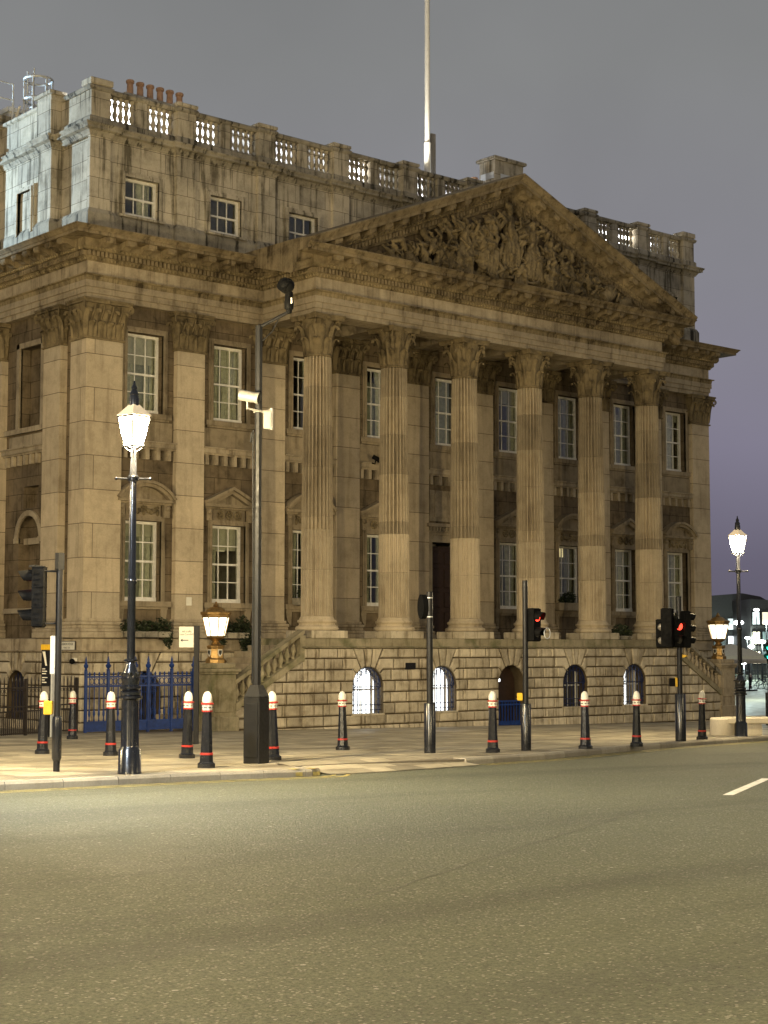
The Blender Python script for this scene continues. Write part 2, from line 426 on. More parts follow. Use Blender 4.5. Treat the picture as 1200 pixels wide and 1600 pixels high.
def slab_mb(m, x0, x1, y0, y1):
    h = rnd.uniform(.001, .005)
    P = [(x0,y0),(x1,y0),(x1,y1),(x0,y1)]
    b = .01; Q = [(x0+b,y0+b),(x1-b,y0+b),(x1-b,y1-b),(x0+b,y1-b)]
    vs = [(px, py, G(px,py)-.012) for px, py in P]+[(px, py, G(px,py)+h) for px, py in Q]
    m.add(vs, [(4,5,6,7),(0,1,5,4),(1,2,6,5),(2,3,7,6),(3,0,4,7)])
rest = MB()
for i, (d, x0, x1, y0, y1) in enumerate(cands):
    if i < 290:
        q = MB(); slab_mb(q, x0, x1, y0, y1); obj('slab', q, M['slab'], pave, recalc=False)
    else: slab_mb(rest, x0, x1, y0, y1)
tag(obj('paving_slabs', rest, M['slab'], pave, recalc=False), kind='stuff')

kerb = tag(link('kerb', None), kind='structure')
def kerbline(pts):
    for (x0,y0),(x1,y1) in zip(pts, pts[1:]):
        L = math.hypot(x1-x0, y1-y0); k = max(1, round(L/.92)); ux, uy = (x1-x0)/L, (y1-y0)/L; nx, ny = uy, -ux
        for i in range(k):
            a = L*i/k+.006; b = L*(i+1)/k-.006; q = MB(); vs = []
            for t in (a, b):
                for o, h in ((.03,-.16),(.03,-.025),(.005,.012),(-.24,.012),(-.24,-.16)):
                    px, py = x0+ux*t+nx*o, y0+uy*t+ny*o; vs.append((px, py, G(px,py)+h))
            q.add(vs, [(0,1,2,3,4),(9,8,7,6,5)]+[(j,(j+1)%5,5+(j+1)%5,5+j) for j in range(5)])
            obj('kerb_stone', q, M['kerb'], kerb)
kerbline(KERB+nose[:1]); kerbline(nose); kerbline(KERB2)
m = MB()
for x in (-9.95, -9.62):      # yellow loading marks painted over the kerb face
    for o, h in ((.20,.016),(.036,-.02)): pass
    vs = [(x,-23.09,G(x,-23.09)-.03),(x+.13,-23.09,G(x,-23.09)-.03),(x+.13,-23.09,G(x,-23.09)-.09),(x,-23.09,G(x,-23.09)-.09)]
    m.add(vs, [(0,1,2,3)])
    vs = [(x,-23.06,G(x,-23.06)+.016),(x+.13,-23.06,G(x,-23.06)+.016),(x+.13,-22.86,G(x,-22.9)+.016),(x,-22.86,G(x,-22.9)+.016)]
    m.add(vs, [(0,1,2,3)])
obj('yellow_kerb_mark', m, M['yline'], kerb, recalc=False)
def ribbon(name, pts, w, mat, off, z, parent=None):
    m = MB(); k = len(pts)
    for i, (x, y) in enumerate(pts):
        ax, ay = pts[max(i-1,0)]; bx, by = pts[min(i+1,k-1)]; L = math.hypot(bx-ax, by-ay); nx, ny = (by-ay)/L, -(bx-ax)/L
        for o in (off-w/2, off+w/2):
            px, py = x+nx*o, y+ny*o; m.v.append((px, py, G(px,py)+z))
    m.f = [(2*i,2*i+1,2*i+3,2*i+2) for i in range(k-1)]
    return obj(name, m, mat, parent, recalc=False)
def dense(pts, st=.5):
    out = []
    for (x0,y0),(x1,y1) in zip(pts, pts[1:]):
        k = max(1, int(math.hypot(x1-x0,y1-y0)/st))
        out += [(x0+(x1-x0)*i/k, y0+(y1-y0)*i/k) for i in range(k)]
    return out+[pts[-1]]
mk = tag(link('road_markings', None), kind='structure')
for off in (.24, .46):
    ribbon('yellow_line', dense(KERB)+nose+[(-9.1,-22.0),(-9.0,-21.5)], .065, M['yline'], off, ROADZ+.005, mk)
    ribbon('yellow_line', dense(KERB2), .065, M['yline'], off, ROADZ+.005, mk)
ribbon('white_dash', [(-8.51,-29.87),(-5.01,-27.91)], .13, M['wline'], 0, ROADZ+.005, mk)
def wob(pts, a): return [(x+rnd.uniform(-a,a), y+rnd.uniform(-a,a)) for x, y in pts]
ribbon('tar_seam', wob(dense([(-17.9,-33.9),(-15.59,-32.84),(-12.23,-31.28)], .18), .022), .009, M['tar'], 0, ROADZ+.004, mk)
ribbon('tar_seam', wob(dense([(-23.5,-31.0),(-19.03,-31.15),(-17.34,-31.2),(-14.7,-31.09),(-12.2,-31.25),(-7.53,-28.85),(-3,-26.4)], .18), .022), .008, M['tar'], 0, ROADZ+.0035, mk)
# a lighter trench reinstatement beside the seam
pt = []
for x, y in ((-13.9,-32.05),(-12.25,-31.3),(-7.5,-28.9),(-7.9,-28.2),(-12.6,-30.6)): pt.append((x, y, G(x,y)+ROADZ+.002))
# far side of the side street
FZ = G(60, 20)
m = MB()
for d, l in ((75.2,14),(122,25),(118,60),(75.2,40)):
    x, y = dl(d, l); m.v.append((x, y, FZ+.0))
m.f = [(0,1,2,3)]
m.v += [(x,y,z-.13) for x,y,z in m.v]; m.f += [(0,1,5,4),(1,2,6,5),(2,3,7,6),(3,0,4,7)]
far = tag(obj('far_pavement', m, M['slab']), kind='structure')

# ================================================================== the mansion
B = thing('stone_mansion', 'classical stone mansion with six-column portico, carved pediment and balustraded attic', 'building')
FR = lambda c: (lambda u, z, d: (u, c-d, z))        # front plane y=c, d towards the street
SD = lambda c: (lambda u, z, d: (c-d, u, z))        # left side plane x=c
WC = [2.07+3.2*k for k in range(9)]                 # window axes
PC = [3.67+3.2*k for k in range(8)]                 # pilaster axes
def holed(m, u0, u1, z0, z1, holes, fn, depth, d=0.0):
    us = sorted({u0, u1, *[h[0] for h in holes], *[h[1] for h in holes]}); zs = sorted({z0, z1, *[h[2] for h in holes], *[h[3] for h in holes]})
    for a, b in zip(us, us[1:]):
        for c, e in zip(zs, zs[1:]):
            mu, mz = (a+b)/2, (c+e)/2
            if any(h[0] < mu < h[1] and h[2] < mz < h[3] for h in holes): continue
            m.add([fn(a,c,d), fn(b,c,d), fn(b,e,d), fn(a,e,d)], [(0,1,2,3)])
    for h in holes:
        q = [(h[0],h[2]),(h[1],h[2]),(h[1],h[3]),(h[0],h[3])]
        for i in range(4):
            (a,c),(b,e) = q[i], q[(i+1)%4]
            m.add([fn(a,c,d), fn(b,e,d), fn(b,e,d-depth), fn(a,c,d-depth)], [(0,1,2,3)])
    return m

# ---------------- main storeys
UP = [(c-.65, c+.65, 9.62, 12.08) for c in WC]
LO = [(c-.65, c+.65, 3.84, 6.30) for i, c in enumerate(WC) if i != 4]
EDG = [1.17]+[e for c in PC for e in (c-.52, c+.52)]+[28.58]
BN = [(EDG[i]+.004, EDG[i+1]-.004, 8.19, 8.505) for i in range(0, len(EDG), 2)]
DOOR = (14.07, 15.67, 2.70, 6.15)
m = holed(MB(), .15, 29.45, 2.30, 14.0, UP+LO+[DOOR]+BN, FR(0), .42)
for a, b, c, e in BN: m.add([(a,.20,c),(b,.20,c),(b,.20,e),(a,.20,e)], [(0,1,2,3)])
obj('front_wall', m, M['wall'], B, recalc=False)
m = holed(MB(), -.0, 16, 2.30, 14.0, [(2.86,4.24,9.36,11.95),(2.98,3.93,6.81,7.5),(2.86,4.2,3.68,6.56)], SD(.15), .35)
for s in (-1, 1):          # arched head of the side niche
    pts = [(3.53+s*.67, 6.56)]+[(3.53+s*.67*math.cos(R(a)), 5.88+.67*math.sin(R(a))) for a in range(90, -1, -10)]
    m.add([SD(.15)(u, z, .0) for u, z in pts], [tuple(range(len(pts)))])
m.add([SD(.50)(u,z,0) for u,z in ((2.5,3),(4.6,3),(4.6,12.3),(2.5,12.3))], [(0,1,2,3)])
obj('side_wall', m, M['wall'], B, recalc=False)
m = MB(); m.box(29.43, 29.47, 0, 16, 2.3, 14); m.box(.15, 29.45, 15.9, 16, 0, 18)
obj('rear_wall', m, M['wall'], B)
m = MB(); m.box(.6, 29.3, 2.2, 2.25, 0, 17.9)
for z in (2.4, 7.4, 14.9): m.box(.6, 29.3, .45, 2.2, z, z+.05)
for c in PC: m.box(c-.05, c+.05, .45, 2.2, 2.4, 17.5)
obj('room_backing', m, M['room'], B)
# moulded ring, impost and blind window frame of the side bay
m = MB()
for a in range(0, 180, 12):
    q = [(3.53+r*math.cos(R(t)), 5.88+r*math.sin(R(t))) for r, t in ((.69,a),(.86,a),(.86,a+12),(.69,a+12))]
    m.poly(q, SD(.15), -.02, .06)
m.box(.07,.2,2.66,2.86,5.72,5.88); m.box(.07,.2,4.2,4.4,5.72,5.88); m.box(.33,.45,2.86,4.2,5.68,5.88)
obj('niche_moulding', m, M['stone'], B); m = MB()
for a, b, c, e in ((2.68,2.86,9.2,12.12),(4.24,4.42,9.2,12.12),(2.68,4.42,11.95,12.12)): m.box(.08,.2,a,b,c,e)
obj('blind_window_frame', m, M['stone'], B); obj('niche_sill', MB().box(.02,.2,2.5,4.9,3.5,3.66), M['stone'], B); obj('apron_panel', MB().box(.05,.2,2.6,4.75,8.72,9.12), M['stone'], B)
m = MB().box(.0,.2,2.45,5.05,9.2,9.36)
obj('niche_moulding', m, M['stone'], B)

# ---------------- windows
panes = {}
def pane(w, h):
    k = (round(w,3), round(h,3))
    if k not in panes: panes[k] = mesh(MB().box(-w/2, w/2, -.002, .002, -h/2, h/2), M['glass'], name='pane')
    return panes[k]
def drape_mb(h, w):
    m = MB(); n = 14
    for i in range(n+1):
        u = i/n; x = (u-.5)*w; y = .045*math.sin(u*PI*5.3)+.015*math.sin(u*17)
        for z, s in ((0,1.0),(h*.35,.88),(h,1.08)): m.v.append((x*s, y, z))
    for i in range(n):
        for j in range(2): m.f.append((i*3+j,(i+1)*3+j,(i+1)*3+j+1,i*3+j+1))
    return m
drapes = {}
def sash_window(cx, z0, z1, w, rows, y=.27, curtain=(True, True), lab=None):
    f = MB(); x0, x1 = cx-w/2, cx+w/2; fr = .085; zm = (z0+z1)/2
    f.box(x0, x0+fr, y-.05, y+.06, z0, z1); f.box(x1-fr, x1, y-.05, y+.06, z0, z1)
    f.box(x0, x1, y-.048, y+.06, z1-fr, z1+.001); f.box(x0, x1, y-.075, y+.06, z0-.001, z0+.13)
    f.box(x0+fr, x1-fr, y-.03, y+.05, zm-.03, zm+.03)
    iw = w-2*fr; xs = [x0+fr+iw*k/3 for k in range(4)]
    for k in (1,2): f.box(xs[k]-.016, xs[k]+.016, y-.02, y+.02, z0+.1, z1-fr+.002)
    za, zb = z0+.13, z1-fr; hr = rows//2
    zl = [za+(zm-.03-za)*k/hr for k in range(hr+1)]; zu = [zm+.03+(zb-zm-.03)*k/hr for k in range(hr+1)]
    for Z in (zl, zu):
        for k in range(1, hr): f.box(x0+fr, x1-fr, y-.019, y+.019, Z[k]-.016, Z[k]+.016)
    o = obj('window', f, M['sash'], B)
    for Z, dy in ((zl,.012),(zu,-.004)):
        for k in range(hr):
            for j in range(3):
                link('pane', pane(iw/3-.03, Z[k+1]-Z[k]-.03), o, ((xs[j]+xs[j+1])/2, y+dy, (Z[k]+Z[k+1])/2))
    h = z1-z0
    if (h) not in drapes: drapes[h] = mesh(drape_mb(h, .56), M['curtain'], 60, name='curtain')
    for s, on in zip((-1,1), curtain):
        if on:
            q = link('curtain', drapes[h], o, (cx+s*(w/2-.30+rnd.uniform(-.06,.14)), y+.16+rnd.uniform(0,.08), z0)); q.scale = (rnd.uniform(.7,1.1)*rnd.choice((-1,1)),1,1)
    if h > 2 and 7 < cx < 9: pass
    elif h > 2 and rnd.random() < .7: obj('net_curtain', MB().box(x0+.07, x1-.07, y+.27, y+.275, z0, z1-rnd.uniform(0,.5)), M['net'], o)
    if h > 2 and rnd.random() < .35: obj('blind', MB().box(x0+.09, x1-.09, y+.09, y+.10, z1-rnd.uniform(.3,1.1), z1-.05), M['blindc'], o)
    return o
def surround(cx, z0, z1, w, t=.17, d=.05, ears=False):
    m = MB(); x0, x1 = cx-w/2, cx+w/2
    for k, (tt, dd) in enumerate(((t, d), (t*.55, d+.025))):
        a = tt
        m.box(x0-a, x0, -dd, .02, z0, z1); m.box(x1, x1+a, -dd, .02, z0, z1); m.box(x0-a, x1+a, -dd-.001, .02, z1, z1+a)
    return m
for k, c in enumerate(WC):
    o = sash_window(c, 9.62, 12.08, 1.3, 4, curtain=((True,True),(True,True),(False,True),(True,True),(True,False),(True,True),(True,True),(True,True),(True,True))[k])
    m = surround(c, 9.62, 12.08, 1.3); m.box(c-.95, c+.95, -.12, .02, 9.46, 9.62); m.box(c-.88, c+.88, -.07, .02, 9.39, 9.46)
    obj('window_surround', m, M['trim'], o)
    m = MB(); m.box(c-1.02, c+1.02, -.05, .02, 8.78, 9.37)
    obj('apron_panel', m, M['trim'], o)
m = MB()
def bracket_band(m, u0, u1, fn):
    m.poly([(u0,8.50),(u1,8.50),(u1,8.56),(u0,8.56)], fn, -.02, .14)
    m.poly([(u0,8.561),(u1,8.561),(u1,8.70),(u0,8.70)], fn, -.02, .20)
    m.poly([(u0,8.701),(u1,8.701),(u1,8.745),(u0,8.745)], fn, -.02, .25)
    n = max(2, int((u1-u0)/.36)); p = (u1-u0)/n
    return n, p
bl = mesh(MB().box(-.065,.065,-.12,.21,0,.32), M['stone'], name='bracket')
edges = [1.17]+[e for c in PC for e in (c-.52, c+.52)]+[28.58]
spots = []
for i in range(0, len(edges), 2):
    band = MB(); n, p = bracket_band(band, edges[i], edges[i+1], FR(0)); bo = obj('bracket_course', band, M['stone'], B)
    for j in range(n): link('bracket', bl, bo, (edges[i]+p*(j+.5), 0, 8.19))
band = MB()
n, p = bracket_band(band, 2.36, 5.1, SD(.15)); bs = obj('bracket_course', band, M['stone'], B)
for j in range(n): link('bracket', bl, bs, (.15+.0, 2.36+p*(j+.5), 8.19), -PI/2)
def hood(c, seg):
    m = MB(); w = 1.02
    m.box(c-w+.06, c+w-.06, -.16, .02, 6.80, 6.86); m.box(c-w+.02, c+w-.02, -.26, .02, 6.862, 6.95)
    if seg:
        rr = 1.25; cz = 7.50-rr; a0 = math.degrees(math.asin(w/rr)); N = 14
        for i in range(N):
            t0, t1 = -a0+2*a0*i/N, -a0+2*a0*(i+1)/N
            for r0, r1, d in ((rr-.16, rr-.06, .26), (rr-.06, rr+.03, .34)):
                q = [(c+r*math.sin(R(t)), max(6.93, cz+r*math.cos(R(t)))) for r, t in ((r0,t0),(r0,t1),(r1,t1),(r1,t0))]
                m.poly(q, FR(0), -.02, d)
        t = [(c+(rr-.15)*math.sin(R(a)), cz+(rr-.15)*math.cos(R(a))) for a in (-40,-20,0,20,40)]
        m.poly([(c-.85,6.94)]+t+[(c+.85,6.94)], FR(0), -.02, .08)
    else:
        for s in (-1,1):
            m.poly([(c+s*w,6.952),(c+s*w,7.05),(c,7.52),(c,7.42)], FR(0), -.02, .34)
            m.poly([(c+s*(w-.06),6.953),(c,7.419),(c,7.30),(c+s*(w-.35),6.953)], FR(0), -.02, .24)
        m.poly([(c-w+.3,6.953),(c+w-.3,6.953),(c,7.31)], FR(0), -.02, .07)
    m.box(c-.62, c+.62, -.05, .02, 6.45, 6.80)
    return m
def festoon(c, k):
    m = MB()
    if k % 2:
        for i in range(3):
            cx = c+(i-1)*.34
            for t in range(9):
                a = 2*PI*t/9; m.ball((cx+.11*math.cos(a), -.08, 6.62+.11*math.sin(a)), .045, 6, 4)
            m.ball((cx,-.07,6.62), .05, 6, 4)
    else:
        for i in range(26):
            u = i/25*2-1; z = 6.74-.16*abs(math.sin((u+1)*PI)) - .03*math.sin(i*2.1)
            m.ball((c+u*.5, -.08, z), .05+.018*abs(math.sin((u+1)*PI)), 6, 4)
        for s in (-1,0,1): m.ball((c+s*.5,-.07,6.56), .06, 6, 5, (1,1,1.8))
    return m
for k, c in enumerate(WC):
    if k == 4: continue
    o = sash_window(c, 3.84, 6.30, 1.3, 4, curtain=(True, k not in (1,)))
    m = surround(c, 3.84, 6.30, 1.3, .15)
    m.box(c-.98, c+.98, -.16, .02, 3.68, 3.84); m.box(c-.9, c+.9, -.09, .02, 3.60, 3.68)
    for s in (-1,1):
        m.poly([(c+s*.66,3.60),(c+s*.9,3.60),(c+s*.84,3.30),(c+s*.70,3.12)], FR(0), -.02, .07)
        m.box(c+s*.80-.10, c+s*.80+.10, -.14, .02, 6.42, 6.80); m.ball((c+s*.82,-.15,6.70), .085, 8, 6); m.ball((c+s*.80,-.10,6.48), .055, 8, 6)
    obj('window_surround', m, M['trim'], o)
    obj('hood_pediment', hood(c, k % 2 == 0 if k < 4 else k % 2 == 0), M['trim'], o)
    obj('festoon', festoon(c, k), M['carve'], o, 50)
# lit corners of a few rooms seen through the glass
for nm, mat, bx in (('lit_wall','litwarm',(5.32,5.86,1.0,1.05,5.55,6.25)), ('lit_wall','litwarm',(5.0,5.34,1.5,1.55,5.1,5.7)), ('lit_wall','litwarm',(11.2,11.5,.62,.66,4.05,4.72)),
                   ('lit_wall','litwarm',(20.9,21.7,.75,.8,5.65,6.3)), ('lit_wall','litwarm',(17.8,18.7,1.2,1.25,5.8,6.35))):
    obj(nm, MB().box(*bx), M[mat], B)
for c, z in ((14.95,10.35),(21.35,10.7)):
    m = MB(); m.lathe([(.02,.85),(.03,.6),(.28,.5),(.34,.32),(.22,.12),(.06,0)], 10)
    for i in range(8):
        a = 2*PI*i/8; m.tube([(.3*math.cos(a),.3*math.sin(a),.36),(.46*math.cos(a),.46*math.sin(a),.30),(.5*math.cos(a),.5*math.sin(a),.52)], .025, 5)
    obj('chandelier', m, M['litcool'], B, loc=(c, 1.15, z-.2))
# the great door
m = MB(); x0, x1 = DOOR[0]+.12, DOOR[1]-.12; m.box(x0, x1, .30, .36, 2.70, 6.03)
d = obj('door', m, M['door'], B)
for i in range(2):
    for j, (z, h) in enumerate(((2.95,.75),(3.85,.55),(4.55,.7),(5.4,.45))):
        cx = (x0+x1)/2+(i-.5)*.66
        obj('door_panel', MB().bev(cx-.24, cx+.24, .265, .31, z, z+h, .025), M['door'], d)
m = MB()
m.box(DOOR[0]-.2, DOOR[0], -.06, .3, 2.7, 6.15); m.box(DOOR[1], DOOR[1]+.2, -.06, .3, 2.7, 6.15); m.box(DOOR[0]-.25, DOOR[1]+.25, -.08, .3, 6.15, 6.4)
m.box(DOOR[0]-.3, DOOR[1]+.3, -.14, .02, 6.402, 6.50); m.box(DOOR[0]-.4, DOOR[1]+.4, -.34, .02, 6.68, 6.80); m.box(DOOR[0]-.34, DOOR[1]+.34, -.2, .02, 6.502, 6.54)
for i in range(15): m.box(DOOR[0]-.25+i*.15, DOOR[0]-.17+i*.15, -.24, .02, 6.545, 6.675)
m.box(DOOR[0]-.1, DOOR[1]+.1, -.04, .02, 6.9, 8.0); m.box(DOOR[0]+.1, DOOR[1]-.1, -.07, .02, 7.05, 7.85)
obj('door_surround', m, M['stone'], d)

# ---------------- leaves, capitals
def leaf(m, bx, by, bz, ang, h, w, curl=.32):
    nx, ny = math.cos(ang), math.sin(ang); tx, ty = -ny, nx; vs = []
    prof = [(0,0,.62),(.03,.25,.78),(.05,.5,1.0),(.09,.72,.86),(.17,.90,.92),(.28,1.0,.62),(.36,.95,.4),(.38,.84,.12)]
    for i, (o, z, ww) in enumerate(prof):
        j = 1 if i % 2 else .84
        for s, oo in ((-1,-.05),(-.5,.012),(0,.05),(.5,.012),(1,-.05)):
            q = o*curl/.36*h+oo*h; vs.append((bx+nx*q+tx*s*ww*w*.5*j, by+ny*q+ty*s*ww*w*.5*j, bz+z*h))
    fs = [(i*5+j, i*5+j+1, i*5+6+j, i*5+5+j) for i in range(len(prof)-1) for j in range(4)]
    m.add(vs, fs)
def volute(m, cx, cy, z, ang, r, reach):
    pts = []; rad = []
    nx, ny = math.cos(ang), math.sin(ang)
    for i in range(22):
        t = i/21
        if t < .35: u = t/.35; o = reach*.35+u*reach*.55; zz = z-r*3.2+u*r*3.6
        else:
            a = (t-.35)/.65*PI*3.2; q = r*(1-(t-.35)/.65*.8); o = reach*.9+q*math.sin(a)*.9; zz = z+r*.1-r+q*math.cos(a)+ (r-q)*.0+r*.3
        pts.append((cx+nx*o, cy+ny*o, zz)); rad.append(r*.30*(1-.4*t))
    m.tube(pts, rad, 6)
def column_capital(r, h):
    m = MB()
    m.lathe([(r*1.06,0),(r*1.10,.03),(r*1.06,.06),(r*.98,.07),(r*1.0,h*.5),(r*1.12,h*.78),(r*1.2,h*.88)], 24)
    for k in range(8):
        a = 2*PI*k/8; leaf(m, r*math.cos(a), r*math.sin(a), .06, a, h*.40, r*.72, .42)
        a += PI/8; leaf(m, r*1.0*math.cos(a), r*1.0*math.sin(a), .10, a, h*.66, r*.66, .34)
    for k in range(8):
        a = 2*PI*k/8+PI/8; m.tube([(r*.98*math.cos(a), r*.98*math.sin(a), h*.5),(r*1.12*math.cos(a),r*1.12*math.sin(a),h*.72),(r*1.22*math.cos(a+.15),r*1.22*math.sin(a+.15),h*.84)], [r*.06,r*.07,r*.05], 6)
    for k in range(4): volute(m, 0, 0, h*.86, PI/4+k*PI/2, r*.24, r*1.62)
    for k in range(4):
        a = k*PI/2; m.ball((r*1.30*math.cos(a), r*1.30*math.sin(a), h*.93), r*.16, 8, 6)
    N = 10; out = []
    for k in range(4):
        for i in range(N):
            t = i/N*2-1; d = r*1.25+r*.24*t*t; w = t*r*1.42
            a = k*PI/2; out.append((d*math.cos(a)-w*math.sin(a), d*math.sin(a)+w*math.cos(a)))
    n = len(out); lv = ((h*.88,.95),(h*.94,.97),(h*.95,1.0),(h,1.02)); vs = []
    for z, s in lv: vs += [(x*s, y*s, z) for x, y in out]
    fs = [tuple(range(n-1,-1,-1)), tuple(range(3*n,4*n))]+[(l*n+i, l*n+(i+1)%n, (l+1)*n+(i+1)%n, (l+1)*n+i) for l in range(3) for i in range(n)]
    m.add(vs, fs)
    return m
def flat_capital(w, d, h, left=True, right=True, back=0.0):       # pilaster: front face at y=0, body behind; x from 0 to w, depth d
    m = MB()
    def ring(o, z): return [(-o if left else 0,-o,z),(w+(o if right else 0),-o,z),(w+(o if right else 0),d,z),(-o if left else 0,d,z)]
    vs = []; lv = [(.05,0),(.06,.05),(.0,.07),(.02,h*.5),(.10,h*.78),(.15,h*.88)]
    for o, z in lv: vs += ring(o, z)
    fs = [(k*4+j, k*4+(j+1)%4, k*4+4+(j+1)%4, k*4+4+j) for k in range(5) for j in range(4)]
    m.add(vs, fs)
    n = 3 if w < 1.15 else 4
    for k in range(n):
        leaf(m, w*(k+.5)/n, 0, .06, -PI/2, h*.40, w/n*1.05, .42)
    for k in range(n+1): leaf(m, w*k/n, .0, .10, -PI/2, h*.66, w/n*.95, .34)
    for k in range(n): m.tube([(w*(k+.5)/n,-.03,h*.5),(w*(k+.5)/n+.04,-.12,h*.72),(w*(k+.5)/n+.02,-.2,h*.84)], [.03,.035,.03], 6)
    if left:
        for k in range(max(1, round(d/.3))): leaf(m, 0, min(d-.06, .12+.28*k), .06, PI, h*.40, .30, .42); leaf(m, 0, min(d-.02,.27+.28*k), .1, PI, h*.66, .28, .34)
        volute(m, .1, .1, h*.86, -3*PI/4, .11, .42)
    if right:
        for k in range(max(1, round(d/.3))): leaf(m, w, min(d-.06,.12+.28*k), .06, 0, h*.40, .30, .42); leaf(m, w, min(d-.02,.27+.28*k), .1, 0, h*.66, .28, .34)
        volute(m, w-.1, .1, h*.86, -PI/4, .11, .42)
    m.ball((w/2,-.2,h*.93), .075, 8, 6)
    o = .2; m.box(-o if left else 0, w+(o if right else 0), -o, d, h*.89, h*.95); o = .23; m.box(-o if left else 0, w+(o if right else 0), -o, d, h*.951, h)
    return m
CZ, CT, AB = 11.66, 12.87, 12.88
# ---------------- pilasters
pb = MB(); 
for o, z0, z1 in ((.16,2.72,2.90),(.15,2.902,3.0),(.09,3.002,3.10),(.12,3.102,3.20),(.05,3.202,3.30)): pb.bev(-.52-o, .52+o, -o, .2, z0, z1, .02)
shaft_me = mesh(MB().box(-.52, .52, 0, .21, 3.30, CZ), M['pier'], name='pilaster')
base_me = mesh(pb, M['stone'], name='pilaster_base')
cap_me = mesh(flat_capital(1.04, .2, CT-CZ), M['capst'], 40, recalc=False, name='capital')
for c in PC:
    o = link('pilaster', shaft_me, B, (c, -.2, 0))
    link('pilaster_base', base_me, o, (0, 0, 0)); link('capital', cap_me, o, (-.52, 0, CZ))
def pier(x0, x1, y0, y1, left, right, cap_left=True):
    o = obj('corner_pier', MB().box(x0, x1, y0, y1, 3.30, CZ), M['pier'], B)
    q = MB()
    for e, z0, z1 in ((.16,2.72,2.90),(.15,2.902,3.0),(.09,3.002,3.10),(.12,3.102,3.20),(.05,3.202,3.30)):
        q.bev(x0-(e if left else 0), x1+(e if right else 0), y0-e, y1+(e if left else 0), z0, z1, .02)
    obj('pilaster_base', q, M['stone'], o)
    obj('capital', flat_capital(x1-x0, y1-y0, CT-CZ, left, right), M['capst'], o, 40, loc=(x0, y0, CZ), recalc=False)
pier(-.1, 1.17, -.2, .71, True, True)
pier(28.58, 29.68, -.2, .71, True, True)
for y0 in (1.33, 5.1):
    o = obj('side_pilaster', MB().box(-.1, .16, y0, y0+1.02, 3.30, CZ), M['pier'], B)
    q = MB()
    for e, z0, z1 in ((.16,2.72,2.90),(.15,2.902,3.0),(.09,3.002,3.10),(.12,3.102,3.20),(.05,3.202,3.30)): q.bev(-.1-e, .16, y0-e, y0+1.02+e, z0, z1, .02)
    obj('pilaster_base', q, M['stone'], o)
    k = link('capital', cap_me, o, (-.1, y0+1.03, CZ), -PI/2)

# ---------------- columns
COLY = -2.55
def fluted(z0, z1, H0, H1, cable):
    m = MB(); nf = 24; pp = 8; N = nf*pp; lv = [z0+.004+(z1-z0-.008)*i/3 for i in range(4)]; vs = []
    for z in lv:
        t = (z-H0)/(H1-H0); r = .505-.075*max(0, (t-.2)/.8)**1.5
        for i in range(N):
            a = 2*PI*i/N; u = (i % pp)/pp
            if u < .30: dr = 0
            else:
                s = math.sin((u-.25)/.75*PI); dr = -.125*math.sqrt(max(0,s))
                if cable: dr = -.075+.066*s if .02 < s else -.0
            vs.append(((r+dr)*math.cos(a), (r+dr)*math.sin(a), z))
    fs = [(l*N+i, l*N+(i+1)%N, (l+1)*N+(i+1)%N, (l+1)*N+i) for l in range(3) for i in range(N)]
    fs.append(tuple(range(N-1,-1,-1))); fs.append(tuple(range(3*N,4*N)))
    return m.add(vs, fs)
ZS = [3.40, 4.85, 6.10, 6.50, 8.05, 9.35, 10.6, 11.55]
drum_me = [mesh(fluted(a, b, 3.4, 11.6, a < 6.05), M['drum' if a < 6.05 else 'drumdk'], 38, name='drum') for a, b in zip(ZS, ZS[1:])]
cb = MB(); cb.lathe([(.52,2.96),(.66,2.97),(.685,3.02),(.66,3.085),(.60,3.10),(.565,3.15),(.575,3.19),(.60,3.20),(.62,3.245),(.60,3.29),(.555,3.30),(.55,3.33),(.51,3.398)], 32)
cbase_me = mesh(cb, M['drum'], 45, name='column_base')
plin_me = mesh(MB().bev(-.70,.70,-.66,.66,2.722,2.958,.015), M['rustic'], name='plinth_block')
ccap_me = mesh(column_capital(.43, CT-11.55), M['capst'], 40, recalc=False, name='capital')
for k in range(6):
    x = 6.87+3.2*k
    o = link('column', cbase_me, B, (x, COLY, 0))
    link('plinth_block', plin_me, o)
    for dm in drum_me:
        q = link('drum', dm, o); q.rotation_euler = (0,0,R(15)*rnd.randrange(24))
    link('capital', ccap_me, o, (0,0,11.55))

# ---------------- portico platform, courses
m = MB(); m.box(5.9, 23.76, -3.12, 0, 2.3, 2.715)
obj('portico_floor', m, M['stone'], B)
WPROF = [(-.1,2.30),(.05,2.30),(.08,2.33),(.08,2.345),(.0,2.36),(.0,2.70),(-.1,2.72)]
for pth in ([(-.12,16),(-.12,-.24),(5.9,-.24)], [(23.76,-.24),(29.7,-.24),(29.7,10)]): obj('plinth_course', MB().sweep(WPROF, pth), M['stone'], B)
pp_ = [(-.1,2.415),(.04,2.415),(.07,2.44),(.07,2.455),(-.02,2.47),(-.02,2.715),(-.45,2.72)]
m = MB().sweep(pp_, [(5.85,-.16),(5.85,-3.2),(23.81,-3.2),(23.81,-.16)])
obj('platform_course', m, M['mossy'], B)

